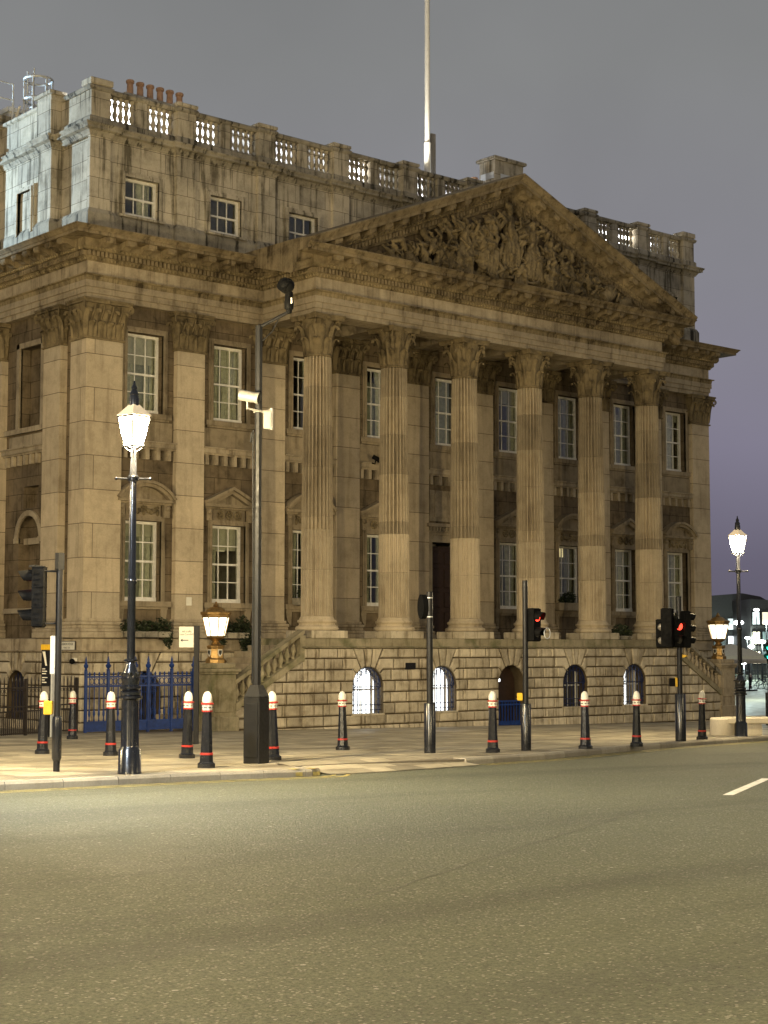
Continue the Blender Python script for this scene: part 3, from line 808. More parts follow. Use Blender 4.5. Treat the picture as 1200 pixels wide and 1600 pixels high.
# ---------------- rusticated basement, every stone its own piece
def rblock(parent, pts, fn, depth=.085, gap=.021, ch=.036, mat='rustic'):
    n = len(pts); ar = sum(pts[i][0]*pts[(i+1)%n][1]-pts[(i+1)%n][0]*pts[i][1] for i in range(n))
    if ar < 0: pts = pts[::-1]
    def inset(P, d):
        out = []
        for i in range(n):
            a = Vector(P[i-1]); b = Vector(P[i]); c = Vector(P[(i+1)%n])
            e1 = (b-a).normalized(); e2 = (c-b).normalized(); n1 = Vector((-e1.y,e1.x)); n2 = Vector((-e2.y,e2.x))
            mm = (n1+n2)/max(.35, 1+n1.dot(n2)); q = b+mm*d; out.append((q.x,q.y))
        return out
    A = inset(pts, gap); Bq = inset(pts, gap+ch)
    dp = depth+rnd.uniform(-.008,.010)
    vs = [fn(u,z,-.02) for u,z in A]+[fn(u,z,dp-ch*.8) for u,z in A]+[fn(u,z,dp) for u,z in Bq]
    fs = [(l*n+i, l*n+(i+1)%n, (l+1)*n+(i+1)%n, (l+1)*n+i) for l in range(2) for i in range(n)]+[tuple(range(2*n,3*n))]
    return obj('block', MB().add(vs, fs), M[mat], parent)
RA = .62
def arc(c, s, spring, a0, a1, n=4):      # along the opening's edge; angle from vertical
    return [(c+s*RA*math.sin(R(a0+(a1-a0)*i/n)), spring+RA*math.cos(R(a0+(a1-a0)*i/n))) for i in range(n+1)]
ROWS = [2.415, 2.10, 1.75, 1.39, 1.04, .70, .34, .02, -.32, -.66]
def rustic_wall(parent, u0, u1, centers, fn, zo, bottom, doors=(), clip=None):
    rows = [z+zo for z in ROWS]; sp = 1.20+zo
    tn = lambda a: math.tan(R(a))
    for c in centers:
        rblock(parent, arc(c,1,sp,9,-9)+[(c-(rows[0]-sp)*tn(9),rows[0]),(c+(rows[0]-sp)*tn(9),rows[0])], fn, .085)
        for s in (-1,1):
            rblock(parent, arc(c,s,sp,27,9)+[(c+s*(rows[0]-sp)*tn(9),rows[0]),(c+s*(rows[0]-sp)*tn(27),rows[0])], fn, .075)
            rblock(parent, arc(c,s,sp,48,27)+[(c+s*(rows[1]-sp)*tn(27),rows[1]),(c+s*1.05,rows[1]),(c+s*1.05,rows[2]),(c+s*(rows[2]-sp)*tn(48),rows[2])], fn)
    for r in range(len(rows)-1):
        zt, zb = rows[r], rows[r+1]
        if zt < bottom: break
        zb = max(zb, bottom)
        j = (.62,1.05,.95,1.12,.92,1.1,.90,1.08,.95)[r]
        bounds = []
        def near(c, s):      # left edge polyline of the block next to an opening on side s, listed top->bottom
            if r == 0: return [(c+s*(zt-sp)*tn(27),zt),(c+s*(zb-sp)*tn(27),zb)]
            if r == 1: return [(c+s*1.05,zt),(c+s*1.05,zb)]
            if r == 2: return [(c+s*(zt-sp)*tn(48),zt)]+arc(c,s,sp,48,72.2)
            if r == 3: return arc(c,s,sp,72.2,90)+[(c+s*RA,zb)]
            if r in (4,5) or c in doors: return [(c+s*RA,zt),(c+s*RA,zb)]
            return None
        seg = []; prev = [(u0,zt),(u0,zb)]
        def fill(a, b):
            L = b-a
            if L <= .02: return
            k = max(1, round(L/.82)); cuts = [a+L*i/k+(rnd.uniform(-.1,.1) if 0 < i < k else 0) for i in range(k+1)]
            for p, q in zip(cuts, cuts[1:]): rblock(parent, [(p,zb),(q,zb),(q,zt),(p,zt)], fn)
        cs = [c for c in centers if near(c,1)]
        if not cs: fill(u0+(.0), u1); continue
        x = u0
        for c in cs:
            l = near(c,-1); rr = near(c,1)
            if r in (1,): fill(x, c-1.05); x = c+1.05; continue
            jj = j if r else 1.25
            if c-jj-x < .45: jj = c-x
            fill(x, c-jj)
            rblock(parent, [(c-jj,zb),(c-jj,zt)]+l, fn)
            jr = j if r else 1.25
            nxt = min([q for q in cs if q > c]+[99]); lim = u1 if nxt > 98 else nxt-RA
            jr = min(jr, lim-c) if lim-c-jr > .3 else lim-c
            rblock(parent, [(c+jr,zb),(c+jr,zt)]+rr, fn); x = c+jr
        fill(x, u1)
def reveal(m, c, sp, zb, fn, depth):
    pts = [(c-RA,zb)]+[(c-RA*math.cos(R(a)), sp+RA*math.sin(R(a))) for a in range(0,181,12)]+[(c+RA,zb)]
    for (a,b),(e,f) in zip(pts, pts[1:]+pts[:1]):
        m.add([fn(a,b,.03), fn(e,f,.03), fn(e,f,-depth), fn(a,b,-depth)], [(0,1,2,3)])
PBC = [8.43+3.2*k for k in range(5)]
m = MB(); holed(m, 5.85, 23.81, -.9, 2.43, [(c-RA+.001,c+RA-.001, -.4 if k == 2 else .33, 1.82) for k, c in enumerate(PBC)], FR(-3.14), .02)
for k, c in enumerate(PBC): reveal(m, c, 1.20, -.45 if k == 2 else .34, FR(-3.14), .45)
m.add([(5.91,-3.14,-.9),(5.91,0,-.9),(5.91,0,2.42),(5.91,-3.14,2.42)], [(0,1,2,3)]); m.add([(23.75,-3.14,-.9),(23.75,0,-.9),(23.75,0,2.42),(23.75,-3.14,2.42)], [(0,1,2,3)])
bp = obj('portico_basement', m, M['joint'], B, recalc=False)
rustic_wall(bp, 5.85, 23.81, PBC, FR(-3.14), 0, -.45, doors=(PBC[2],))
for z0, z1 in zip(ROWS[1:], ROWS):
    rblock(bp, [(-3.2,z0),(-2.2,z0),(-2.2,z1),(-3.2,z1)], SD(5.91)); rblock(bp, [(-2.2,z0),(-1.0,z0),(-1.0,z1),(-2.2,z1)], SD(5.91))
m = MB(); holed(m, -.1, 5.9, -.5, 2.32, [(2.07-RA,2.07+RA,-.3,1.71)], FR(-.12), .02); reveal(m, 2.07, 1.09, -.4, FR(-.12), .4)
holed(m, -.12, 16, -.5, 2.32, [(3.75-RA,3.75+RA,.23,1.71)], SD(-.04), .02); reveal(m, 3.75, 1.09, .23, SD(-.04), .4)
bw = obj('wing_basement', m, M['joint'], B, recalc=False)
rustic_wall(bw, -.12, 5.9, [2.07], FR(-.12), -.11, -.12, doors=(2.07,))
rustic_wall(bw, -.16, 9, [3.75], SD(-.04), -.11, -.12)
m = MB(); holed(m, 23.76, 29.7, -1, 2.32, [], FR(-.12), .02)
be = obj('far_wing_basement', m, M['joint'], B, recalc=False)
rustic_wall(be, 23.76, 29.72, [27.6], FR(-.12), -.11, -.7)
# arched basement windows with grilles
def grille(c, zb, sp, y, mat, parent, ring=True, x_of=None):
    m = MB()
    for i in range(-3, 4):
        x = i*.17; top = sp+math.sqrt(max(.01, (RA-.04)**2-x*x))
        m.box(c+x-.011, c+x+.011, y-.011, y+.011, zb-.05, top)
    for z in (zb+.08, zb+.24, sp): m.box(c-RA+.02, c+RA-.02, y-.016, y+.016, z-.012, z+.012)
    if ring:
        for a in range(0, 181, 20): 
            px, pz = c+(RA-.11)*math.cos(R(a)), sp+(RA-.11)*math.sin(R(a))
            m.tube([(px+.07*math.cos(t*PI/4), y, pz+.07*math.sin(t*PI/4)) for t in range(9)], .010, 5)
        for s in (-1,1):
            for k in range(5):
                px, pz = c+s*(RA-.10), zb+.15+.17*k
                m.tube([(px+.065*math.cos(t*PI/4), y, pz+.075*math.sin(t*PI/4)) for t in range(9)], .010, 5)
        m.tube([(c+(RA-.2)*math.cos(R(a)), y, sp+(RA-.2)*math.sin(R(a))) for a in range(0,181,12)], .010, 5)
        m.tube([(c+(RA-.02)*math.cos(R(a)), y, sp+(RA-.02)*math.sin(R(a))) for a in range(0,181,12)], .016, 5)
    return obj('grille', m, mat, parent)
for k, c in enumerate(PBC):
    if k == 2: continue
    pts = [(c-RA,.36)]+[(c-RA*math.cos(R(a)), 1.2+RA*math.sin(R(a))) for a in range(0,181,10)]+[(c+RA,.36)]
    m = MB().poly(pts, FR(-2.74), -.02, 0)
    lit = {0:'litwhite',1:'litwhite',3:'darklens',4:'litwhite'}[k]
    if k == 4:
        m = MB().box(c-RA, c-.02, -2.74, -2.72, .36, 1.75)
    w = obj('arched_window', m, M[lit], B)
    if k == 4: obj('blind', MB().box(c-.01, c+RA, -2.76, -2.74, .36, 1.75), M['room'], w)
    m = MB(); m.box(c-.02,c+.02,-2.80,-2.76,.36,1.8); m.box(c-RA,c+RA,-2.80,-2.76,1.08,1.13); m.box(c+.42,c+.50,-2.82,-2.76,.36,1.6)
    obj('sash_bar', m, M['sash'], w)
    grille(c, .40, 1.2, -3.08, M['bluedk'], w)
    obj('sill', MB().bev(c-.66, c+.66, -3.235, -2.75, .30, .365, .012), M['rustic'], w)
m = MB().box(PBC[2]-RA, PBC[2]+RA, -2.72, -2.68, -.4, 1.85)
w = obj('basement_door', m, M['door'], B)
gm = MB()
for i in range(9): gm.box(PBC[2]-.56+i*.14-.014, PBC[2]-.56+i*.14+.014, -3.02, -2.98, -.33, .62)
for z in (-.28,-.16,.5,.62): gm.box(PBC[2]-.6, PBC[2]+.6, -3.025, -2.975, z-.025, z+.025)
gm.box(PBC[2]-.6, PBC[2]+.6, -3.005, -2.995, -.33, -.05)
obj('door_gate', gm, M['blue'], w)
obj('notice', MB().box(PBC[2]-.52, PBC[2]-.40, -3.04, -3.03, 1.28, 1.38), M['litwhite'], w)
for c, y, f in ((2.07,.2,FR),):
    w = obj('wing_arch_door', MB().box(c-RA, c+RA, .24, .26, -.2, 1.75), M['darklens'], B)
    grille(c, -.02, 1.09, .05, M['blue'], w)
w = obj('side_arch_window', MB().box(.30,.32,3.75-RA,3.75+RA,.2,1.75), M['darklens'], B)
m = MB()
for i in range(-3,4):
    t = 1.09+math.sqrt(max(.01,(RA-.04)**2-(i*.17)**2)); m.box(.06,.085,3.75+i*.17-.011,3.75+i*.17+.011,.2,t)
m.box(.055,.09,3.75-RA,3.75+RA,1.08,1.1)
obj('grille', m, M['bluedk'], w)
# vent plate by the first basement window
m = MB().bev(9.97, 10.40, -3.235, -3.19, 1.73, 1.95, .01)
for i in range(5): m.box(10.0, 10.37, -3.245, -3.236, 1.755+i*.038, 1.775+i*.038)
obj('vent_plate', m, M['ironm'], B)

# ---------------- stairs, both flights (mirrored)
CX = 14.83
balu = [(.055,0),(.075,.0),(.075,.05),(.045,.07),(.05,.10),(.09,.20),(.095,.26),(.06,.38),(.04,.44),(.05,.46),(.04,.48),(.055,.55),(.07,.56),(.07,.60)]
for sgn in (-1, 1):
    X = lambda t: CX+sgn*t      # t: distance from the axis of the house
    st = obj('staircase', MB().box(min(X(8.9),X(8.75)), max(X(8.9),X(8.75)), -3.0, -.3, 2.3, 2.7), M['stone'], B)
    ns = 12
    for i in range(ns):
        t0 = 8.9+.29*i; z1 = 2.70-.19*i
        obj('step', MB().bev(min(X(t0),X(t0+.31)), max(X(t0),X(t0+.31)), -2.86, -.3, -.8, z1-.19*0-.19, .012), M['stone'], st)
    ta, tb = 9.1, 11.5           # balustrade from top (near the portico) to the lantern pedestal
    zl = lambda t: 2.20-(t-9.1)*.585       # stringer top
    def slab(name, z0, z1, y0, y1, mat, e=0):
        q = MB(); vs = []
        for t in (8.98-e, tb+e):
            for y in (y0, y1):
                for z in (z0, z1): vs.append((X(t), y, zl(t)+z))
        q.add(vs, [(0,1,3,2),(4,6,7,5),(0,4,5,1),(2,3,7,6),(1,5,7,3),(0,2,6,4)])
        return obj(name, q, mat, st)
    slab('stringer', -.20, .0, -3.22, -2.82, M['mossy']); slab('handrail', .57, .70, -3.21, -2.85, M['mossy'] if sgn < 0 else M['soot'], .02)
    bm = mesh(MB().lathe([(r, z*.96) for r, z in balu], 12), M['mossy'] if sgn < 0 else M['stone'], 50, name='baluster')
    for i in range(10):
        t = 9.26+.235*i; link('baluster', bm, st, (X(t), -3.02, zl(t)-.01))
    obj('rail_pier', MB().bev(min(X(8.92),X(9.12)), max(X(8.92),X(9.12)), -3.2, -2.86, 2.0, 2.80, .01), M['mossy'], st)
    # rusticated spandrel below the stringer
    fn = (lambda u, z, d, s=sgn: (CX+s*u, -3.1-d, z))
    sp_ = MB(); vs = [(X(8.95),-3.1,-.8),(X(tb),-3.1,-.8),(X(tb),-3.1,zl(tb)-.15),(X(8.95),-3.1,zl(8.95)-.15)]; sp_.add(vs, [(0,1,2,3)])
    so = obj('spandrel', sp_, M['joint'], st, recalc=False)
    for r in range(1, len(ROWS)-1):
        zt, zb = ROWS[r], ROWS[r+1]
        tmax_b = min(tb, 9.1+(2.0-zb)/.585); tmax_t = min(tb, 9.1+(2.0-zt)/.585)
        if tmax_b < 9.05: continue
        cuts = [8.98]; k = 0
        while cuts[-1] < tmax_b-.35: cuts.append(min(tmax_b, cuts[-1]+(.78 if (k+r) % 2 else .62))); k += 1
        if cuts[-1] < tmax_b: cuts[-1] = tmax_b
        for a, b in zip(cuts, cuts[1:]):
            tt = max(a, min(b, tmax_t))
            if tt-a < .05:
                if b-a < .2: continue
                rblock(st, [(a,zb),(b,zb),(a+.02,zb+(b-a)*.55)], fn)
            else:
                P = [(a,zb),(b,zb)]
                if tt < b-.02:
                    zz = 2.0-(b-9.1)*.585
                    if zz > zb+.03: P.append((b, zz))
                    P.append((tt,zt))
                else: P.append((b,zt))
                P.append((a,zt)); rblock(st, P, fn)
    # lantern pedestal
    px = X(11.93)
    pz0 = -.35 if sgn < 0 else -.85
    q = MB(); q.bev(px-.50, px+.50, -3.26, -2.24, pz0, .42 if sgn < 0 else .20, .02)
    q.bev(px-.43, px+.43, -3.18, -2.32, .40 if sgn < 0 else .18, 1.66, .015)
    for s in (-.2, .2): pass
    q.bev(px-.33, px+.33, -3.205, -2.295, .55, 1.50, .012); q.bev(px-.455, px+.455, -3.08, -2.42, .55, 1.50, .012)
    q.bev(px-.48, px+.48, -3.24, -2.26, 1.655, 1.72, .01); q.bev(px-.54, px+.54, -3.30, -2.20, 1.722, 1.82, .02); q.bev(px-.42, px+.42, -3.17, -2.33, 1.818, 1.98, .03)
    obj('lantern_pedestal', q, M['mossy'] if sgn < 0 else M['stone'], st)

# ---------------- entablature round wings and portico
EP = [(-.12,16),(-.12,-.22),(6.44,-.22),(6.44,-2.98),(23.30,-2.98),(23.30,-.22),(29.70,-.22),(29.70,12)]
def along(path, step, start=.0, skip_ends=.15):
    """evenly spaced points with outward normal on each straight run"""
    out = []
    for (x0,y0),(x1,y1) in zip(path, path[1:]):
        L = math.hypot(x1-x0,y1-y0); ux, uy = (x1-x0)/L, (y1-y0)/L; n = max(1, int((L-2*skip_ends)/step)); p = (L-2*skip_ends)/n
        for i in range(n+1):
            t = skip_ends+i*p; out.append((x0+ux*t, y0+uy*t, uy, -ux, ux, uy))
    return out
def seen(p): return p[1] < 7.5 and not (p[0] > 29 and p[1] > 0)
ap = [(-.86,12.88),(0,12.88),(0,13.04),(.045,13.05),(.045,13.22),(.085,13.23),(.085,13.42),(-.02,13.43)]
arch = obj('architrave', MB().sweep(ap, EP), M['stone'], B)
obj('carved_band', MB().sweep([(-.02,13.421),(.07,13.421),(.085,13.45),(.10,13.55),(.17,13.57),(.17,13.605),(-.02,13.615)], EP), M['carve'], B)
bead = MB(); lm = MB(); leaf(lm, 0, 0, 0, -PI/2, .14, .12, .25)
for x, y, nx, ny, ux, uy in along(EP, .17):
    if not seen((x,y)): continue
    a = math.atan2(ny, nx)+PI/2; bead.put(lm, (x+nx*.085, y+ny*.085, 13.435), a)
tag(obj('leaf_moulding', bead, M['carve'], arch, recalc=False), kind='stuff')
fz = obj('frieze', MB().sweep([(-.05,13.60),(-.03,13.60),(-.03,14.03),(-.05,14.03)], EP, False), M['joint'], B, recalc=False)
for (x0,y0),(x1,y1) in zip(EP, EP[1:]):
    L = math.hypot(x1-x0,y1-y0); ux, uy = (x1-x0)/L, (y1-y0)/L; nx, ny = uy, -ux
    if x0 > 29 and y1 > 5: continue
    t = 0; ends = []
    if y0 > 10: t = 8.0
    while t < L-.01:
        w = rnd.uniform(.8, 1.6)
        if L-t-w < .6: w = L-t
        a, b = t+.004, t+w-.004
        # stones turn the corner with a small overlap so that no face is shared
        q = MB(); vs = []
        for s in (a, b):
            for o, z in ((-.06,13.612),(.0,13.612),(.0,14.022),(-.06,14.022)): vs.append((x0+ux*s+nx*o, y0+uy*s+ny*o, z))
        q.add(vs, [(0,1,2,3),(7,6,5,4),(0,4,5,1),(1,5,6,2),(2,6,7,3),(3,7,4,0)])
        obj('frieze_stone', q, M['stone'], fz)
        t += w
cp = [(-.05,14.02),(.04,14.02),(.05,14.05),(.10,14.10),(.11,14.13),(.11,14.30),(.24,14.305),(.27,14.33),(.31,14.40),(.31,14.63),(.82,14.63),(.82,14.72),(.85,14.73),(.87,14.76),(.93,14.82),(.95,14.83),(.95,14.86),(.2,14.99),(-.6,15.02)]
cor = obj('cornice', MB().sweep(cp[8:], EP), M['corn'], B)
obj('bed_mould', MB().sweep(cp[:9]+[(-.05,14.41)], EP), M['carve'], cor)
dn = MB(); eg = MB()
db = MB().box(-.045,.045,-.10,.03,0,.145); eb = MB().ball((0,0,0), .042, 6, 4, (1,1,1.3))
for x, y, nx, ny, ux, uy in along(EP, .145, skip_ends=-.05):
    if seen((x,y)): dn.put(db, (x+nx*.12, y+ny*.12, 14.145), math.atan2(ny,nx)+PI/2)
for x, y, nx, ny, ux, uy in along(EP, .13, skip_ends=0):
    if seen((x,y)): eg.put(eb, (x+nx*.285, y+ny*.285, 14.355), 0); eg.put(eb, (x+nx*.08, y+ny*.08, 14.075), 0)
tag(obj('dentils', dn, M['corn'], cor), kind='stuff'); tag(obj('egg_moulding', eg, M['carve'], cor, 60), kind='stuff')
# scrolled modillions
q = MB(); pr = [(0,.0),(.0,.225),(.46,.225),(.47,.13),(.42,.07),(.35,.07),(.26,.085),(.18,.05),(.10,-.0),(.04,-.015)]
q.poly(pr, lambda u,z,d: (d, -u, z), -.15, .15); q.ball((0,-.40,.11), .07, 8, 5, (2.2,1,1)); leaf(q, 0, -.12, -.0, -PI/2, .15, .28, .9)
mod_me = mesh(q, M['corn'], 40, name='modillion')
panel_me = mesh(MB().ball((0,-.28,.155), .085, 8, 5, (1,1,.5)), M['carve'], 50, name='rosette')
mods = [p for p in along(EP, .70, skip_ends=.35) if seen(p)]
for i, (x, y, nx, ny, ux, uy) in enumerate(mods):
    a = math.atan2(ny,nx)+PI/2
    link('modillion', mod_me, cor, (x+nx*.305, y+ny*.305, 14.40), a)
# ---------------- portico ceiling
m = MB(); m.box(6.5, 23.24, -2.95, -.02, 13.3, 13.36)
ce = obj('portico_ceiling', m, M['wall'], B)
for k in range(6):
    c = 6.87+3.2*k
    obj('ceiling_beam', MB().box(c-.42, c+.42, -2.14, -.01, 12.885, 13.3), M['stone'], ce)
m = MB()
for k in range(5):
    c = 8.47+3.2*k
    for a, b in ((1.1,.06),(.7,.12)): m.box(c-a, c+a, -1.1-a*.8, -1.1+a*.8, 13.3-b, 13.299)
    leaf(m, c, -1.1, 13.0, 0, .18, .3, .9); m.lathe([(.02,13.1),(.24,13.17),(.05,13.2)], 10, c, -1.1)
obj('ceiling_coffer', m, M['carve'], ce)

# ---------------- pediment
PX, HL, SL = 14.87, 9.38, .402
top = lambda x: 14.98+(HL-abs(x-PX))*SL
PY = -2.98
rp_ = [(-3.35,-.10),(-.05,-.97),(.05,-.95),(.09,-.88),(.11,-.86),(.11,-.69),(.22,-.68),(.26,-.64),(.31,-.57),(.31,-.33),(.82,-.33),(.82,-.22),(.85,-.21),(.87,-.17),(.95,-.06),(.97,-.05),(.97,.0),(-.1,.08),(-3.35,.10)]
def raking(m, x0, x1):
    k = len(rp_); vs = []
    for x in (x0, x1):
        for o, h in rp_: vs.append((x, PY-o, top(x)+h))
    m.add(vs, [(j,(j+1)%k,k+(j+1)%k,k+j) for j in range(k)]+[tuple(range(k)), tuple(range(2*k-1,k-1,-1))])
m = MB(); raking(m, PX-HL, PX); raking(m, PX, PX+HL)
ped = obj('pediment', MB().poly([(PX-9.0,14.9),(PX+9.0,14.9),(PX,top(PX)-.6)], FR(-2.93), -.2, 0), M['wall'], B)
rk = obj('raking_cornice', m, M['corn'], ped)
dn = MB(); eg = MB(); sl = math.atan(SL)
for i in range(-62, 63):
    x = PX+i*.145
    if abs(i) > 60: continue
    s = -1 if i > 0 else 1; z = top(x)-.85
    q = MB().add([(-.045,-.1,0-.045*SL*s),(.045,-.1,.045*SL*s),(.045,.03,.045*SL*s),(-.045,.03,-.045*SL*s),(-.045,-.1,.15-.045*SL*s),(.045,-.1,.15+.045*SL*s),(.045,.03,.15+.045*SL*s),(-.045,.03,.15-.045*SL*s)],
                 [(0,3,2,1),(4,5,6,7),(0,1,5,4),(1,2,6,5),(2,3,7,6),(3,0,4,7)])
    if i == 0: continue
    dn.put(q, (x, PY-.12, z))
    eg.put(eb, (x, PY-.285, top(x)-.605))
tag(obj('dentils', dn, M['corn'], rk), kind='stuff'); tag(obj('egg_moulding', eg, M['carve'], rk, 60), kind='stuff')
for s in (-1,1):
    q = MB()
    for x, y, z in MB().add(*(lambda a: (a.v, a.f))(MB().poly(pr, lambda u,z,d: (d,-u,z), -.15,.15).ball((0,-.40,.11),.07,8,5,(2.2,1,1)))).v: q.v.append((x,y,z-s*x*SL))
    q.f = MB().poly(pr, lambda u,z,d: (d,-u,z), -.15,.15).ball((0,-.40,.11),.07,8,5).f
    rm = mesh(q, M['corn'], 40, name='modillion')
    for i in range(12):
        x = PX+s*(.42+.70*i)
        if abs(x-PX) < 8.2: link('modillion', rm, rk, (x, PY-.305, top(x)-.575))
# carved figures of the tympanum: limbs and drapery run together into single bodies
def carved(name, chains, balls=(), vox=.03, mat='capst'):
    m = MB()
    for pts, rad in chains:
        m.tube([(x, -2.95-y, z) for x, y, z in pts], rad, 8)
        for (x, y, z), r in zip(pts, rad if isinstance(rad,(list,tuple)) else [rad]*len(pts)): m.ball((x,-2.95-y,z), r*.99, 8, 6)
    for (x,y,z), r, sc in balls: m.ball((x,-2.95-y,z), r, 10, 8, sc)
    o = obj(name, m, M[mat], ped)
    md = o.modifiers.new('carve', 'REMESH'); md.mode = 'VOXEL'; md.voxel_size = vox; md.use_smooth_shade = True
    tx = bpy.data.textures.get('chisel') or bpy.data.textures.new('chisel', 'CLOUDS'); tx.noise_scale = .11; tx.noise_depth = 2
    dm = o.modifiers.new('folds', 'DISPLACE'); dm.texture = tx; dm.strength = .075; dm.mid_level = .5; dm.texture_coords = 'GLOBAL'
    return o
def body(x, z, h, lean=0, arms=((.5,.1),( -.5,.2)), legs=None, drape=True, depth=.28, flip=1):
    """standing or seated figure; h = height"""
    k = h/1.8; f = flip
    P = lambda a, b, c: (x+a*k*f+lean*c*.25, depth+b*k, z+c*k)
    ch = [([P(0,0,.95),P(0,.03,1.2),P(0,.02,1.42),P(0,.02,1.52)], [.17*k,.165*k,.17*k,.07*k])]
    for (ax, az), s in zip(arms, (1,-1)):
        ch.append(([P(.20*s,0,1.42),P(.20*s+ax*.55,.10,1.42+az*.5-.1),P(.20*s+ax,.12,1.42+az)], [.075*k,.06*k,.045*k]))
    for lx, lz, kx, kz in (legs or ((.12,0,.13,.5),(-.12,0,-.10,.5))):
        ch.append(([P(.10 if lx>0 else -.10,0,.92),P(kx,.14,kz),P(lx,.06,lz)], [.13*k,.10*k,.065*k]))
    bl = [(P(0,.05,1.68), .13*k, (.9,1,1.15))]
    if drape:
        for j in range(6):
            u = (j/5-.5)
            ch.append(([P(u*.3,.08,1.0),P(u*.5,.14+.03*(j%2),.5),P(u*.62,.1,.02)], [.075*k,.085*k,.075*k]))
        ch.append(([P(-.2,.1,1.4),P(.05,.16,1.15),P(.24,.12,.9)], [.05*k,.06*k,.07*k]))
    return ch, bl
Z0 = 14.95
ch, bl = body(PX-.1, Z0+.6, 2.1, arms=((.55,.1),(.45-.9,-.3))); bl.append(((PX-.1,.3,Z0+2.72), .17, (1,1,.7)))
for j in range(5): bl.append(((PX-.26+j*.08,.34,Z0+2.82), .05, (1,1,1.5)))
ch.append(([(PX+.62,.35,Z0+.4),(PX+.65,.38,Z0+2.9)], [.03,.03])); carved('carved_figure', ch, bl)
ch, bl = body(PX-1.15, Z0+.25, 1.95, arms=((.3,.35),(-.35,.1)), legs=((.35,.0,.3,.62),(.05,0,-.2,.5))); bl.append(((PX-1.55,.32,Z0+1.35), .36, (.8,.35,1.25))); carved('carved_figure', ch, bl)
ch, bl = body(PX-2.35, Z0+.05, 1.9, lean=.35, arms=((.55,.25),(-.45,.35)), legs=((-.55,.1,-.35,.5),(-.25,.0,.15,.45)))
ch.append(([(PX-2.6,.2,Z0+1.4),(PX-3.1,.25,Z0+1.75),(PX-3.35,.25,Z0+1.55)], [.1,.13,.06])); carved('carved_figure', ch, bl)
ch, bl = body(PX-.75, Z0-.05, 1.15, arms=((.3,.2),(-.3,-.1))); ch2, b2 = body(PX+.35, Z0+0, 1.2, arms=((.4,.1),(-.2,-.2))); carved('carved_putti', ch+ch2, bl+b2)
ch, bl = body(PX+1.05, Z0+.35, 2.0, arms=((.45,-.2),(-.35,.25)), legs=((.3,0,.35,.55),(-.1,0,-.1,.5)), flip=-1); carved('carved_figure', ch, bl)
ch, bl = body(PX+2.1, Z0+.1, 1.75, lean=-.3, arms=((.5,-.1),(-.45,.1)), legs=((.6,.05,.4,.45),(.2,0,.3,.5)), flip=1); carved('carved_figure', ch, bl)
# reclining river figure with urn, sprawling left
L_ = [([(PX-3.1,.25,Z0+.65),(PX-3.6,.28,Z0+.85),(PX-3.95,.25,Z0+1.0)], [.2,.22,.12]), ([(PX-3.1,.28,Z0+.6),(PX-2.5,.42,Z0+.55),(PX-1.9,.36,Z0+.12)], [.17,.13,.08]),
      ([(PX-3.05,.25,Z0+.5),(PX-2.7,.4,Z0+.2),(PX-2.2,.35,Z0+.05)], [.16,.12,.08]), ([(PX-3.8,.3,Z0+.9),(PX-4.3,.35,Z0+.6),(PX-4.7,.3,Z0+.35)], [.09,.08,.06]),
      ([(PX-3.75,.32,Z0+.95),(PX-3.4,.45,Z0+.6),(PX-3.1,.4,Z0+.35)], [.08,.07,.05])]
for j in range(7): L_.append(([(PX-3.4+j*.12,.3,Z0+.6),(PX-3.6+j*.2,.34+.03*(j%2),Z0+.3),(PX-3.9+j*.32,.3,Z0-.02)], [.08,.09,.08]))
carved('carved_figure', L_, [((PX-4.05,.25,Z0+1.18),.15,(1,1,1.1)),((PX-4.75,.25,Z0+.2),.26,(1.3,.8,.8)),((PX-5.3,.2,Z0+.12),.2,(1.8,.7,.8)),((PX-6.0,.15,Z0+.08),.16,(2.2,.6,.7))])
# water, shells and weeds trailing to the left corner
W_ = [([(PX-4.9-j*.3,.15,Z0+.05),(PX-5.3-j*.35,.2,Z0+.28-.03*j),(PX-5.7-j*.35,.15,Z0+.02)], [.07,.06,.05]) for j in range(5)]; carved('carved_waves', W_)
# kneeling figure, bales, barrel and roped goods on the right
ch, bl = body(PX+3.1, Z0+.02, 1.35, lean=-.2, arms=((.4,-.2),(-.4,.2)), legs=((.35,0,.35,.4),(-.1,0,.2,.3))); carved('carved_figure', ch, bl)
q = MB(); rn = random.Random(3)
ch = []; bl = []
for j in range(34):
    bx = PX+1.0+rn.random()*2.9; bl.append(((bx,.22+rn.random()*.15,Z0+.1+rn.random()*max(.3,1.6-(bx-PX)*.38)), .09+rn.random()*.10, (1,.8,1)))
for j in range(12):
    bx = PX+.6+rn.random()*3; bz = Z0+.1+rn.random()*.9; ch.append(([(bx,.3,bz),(bx+.15,.4,bz+.2),(bx+.35,.3,bz+.1)], [.04,.05,.03]))
carved('carved_fruit_and_foliage', ch, bl)
o = obj('carved_barrel', MB().lathe([(.26,-.42),(.33,-.15),(.34,0),(.33,.15),(.26,.42)], 16), M['carve'], ped, 40, loc=(PX+5.05,-3.15,Z0+.38)); o.rotation_euler = (0,R(58),R(10))
o = obj('carved_barrel', MB().lathe([(.2,-.3),(.26,0),(.2,.3)], 16), M['carve'], ped, 40, loc=(PX+6.0,-3.12,Z0+.22)); o.rotation_euler = (0,R(80),R(-10))
m = MB().bev(PX+3.75,PX+4.55,-3.25,-2.95,Z0,Z0+1.15,.08)
bale = obj('carved_bale', m, M['carve'], ped)
m = MB()
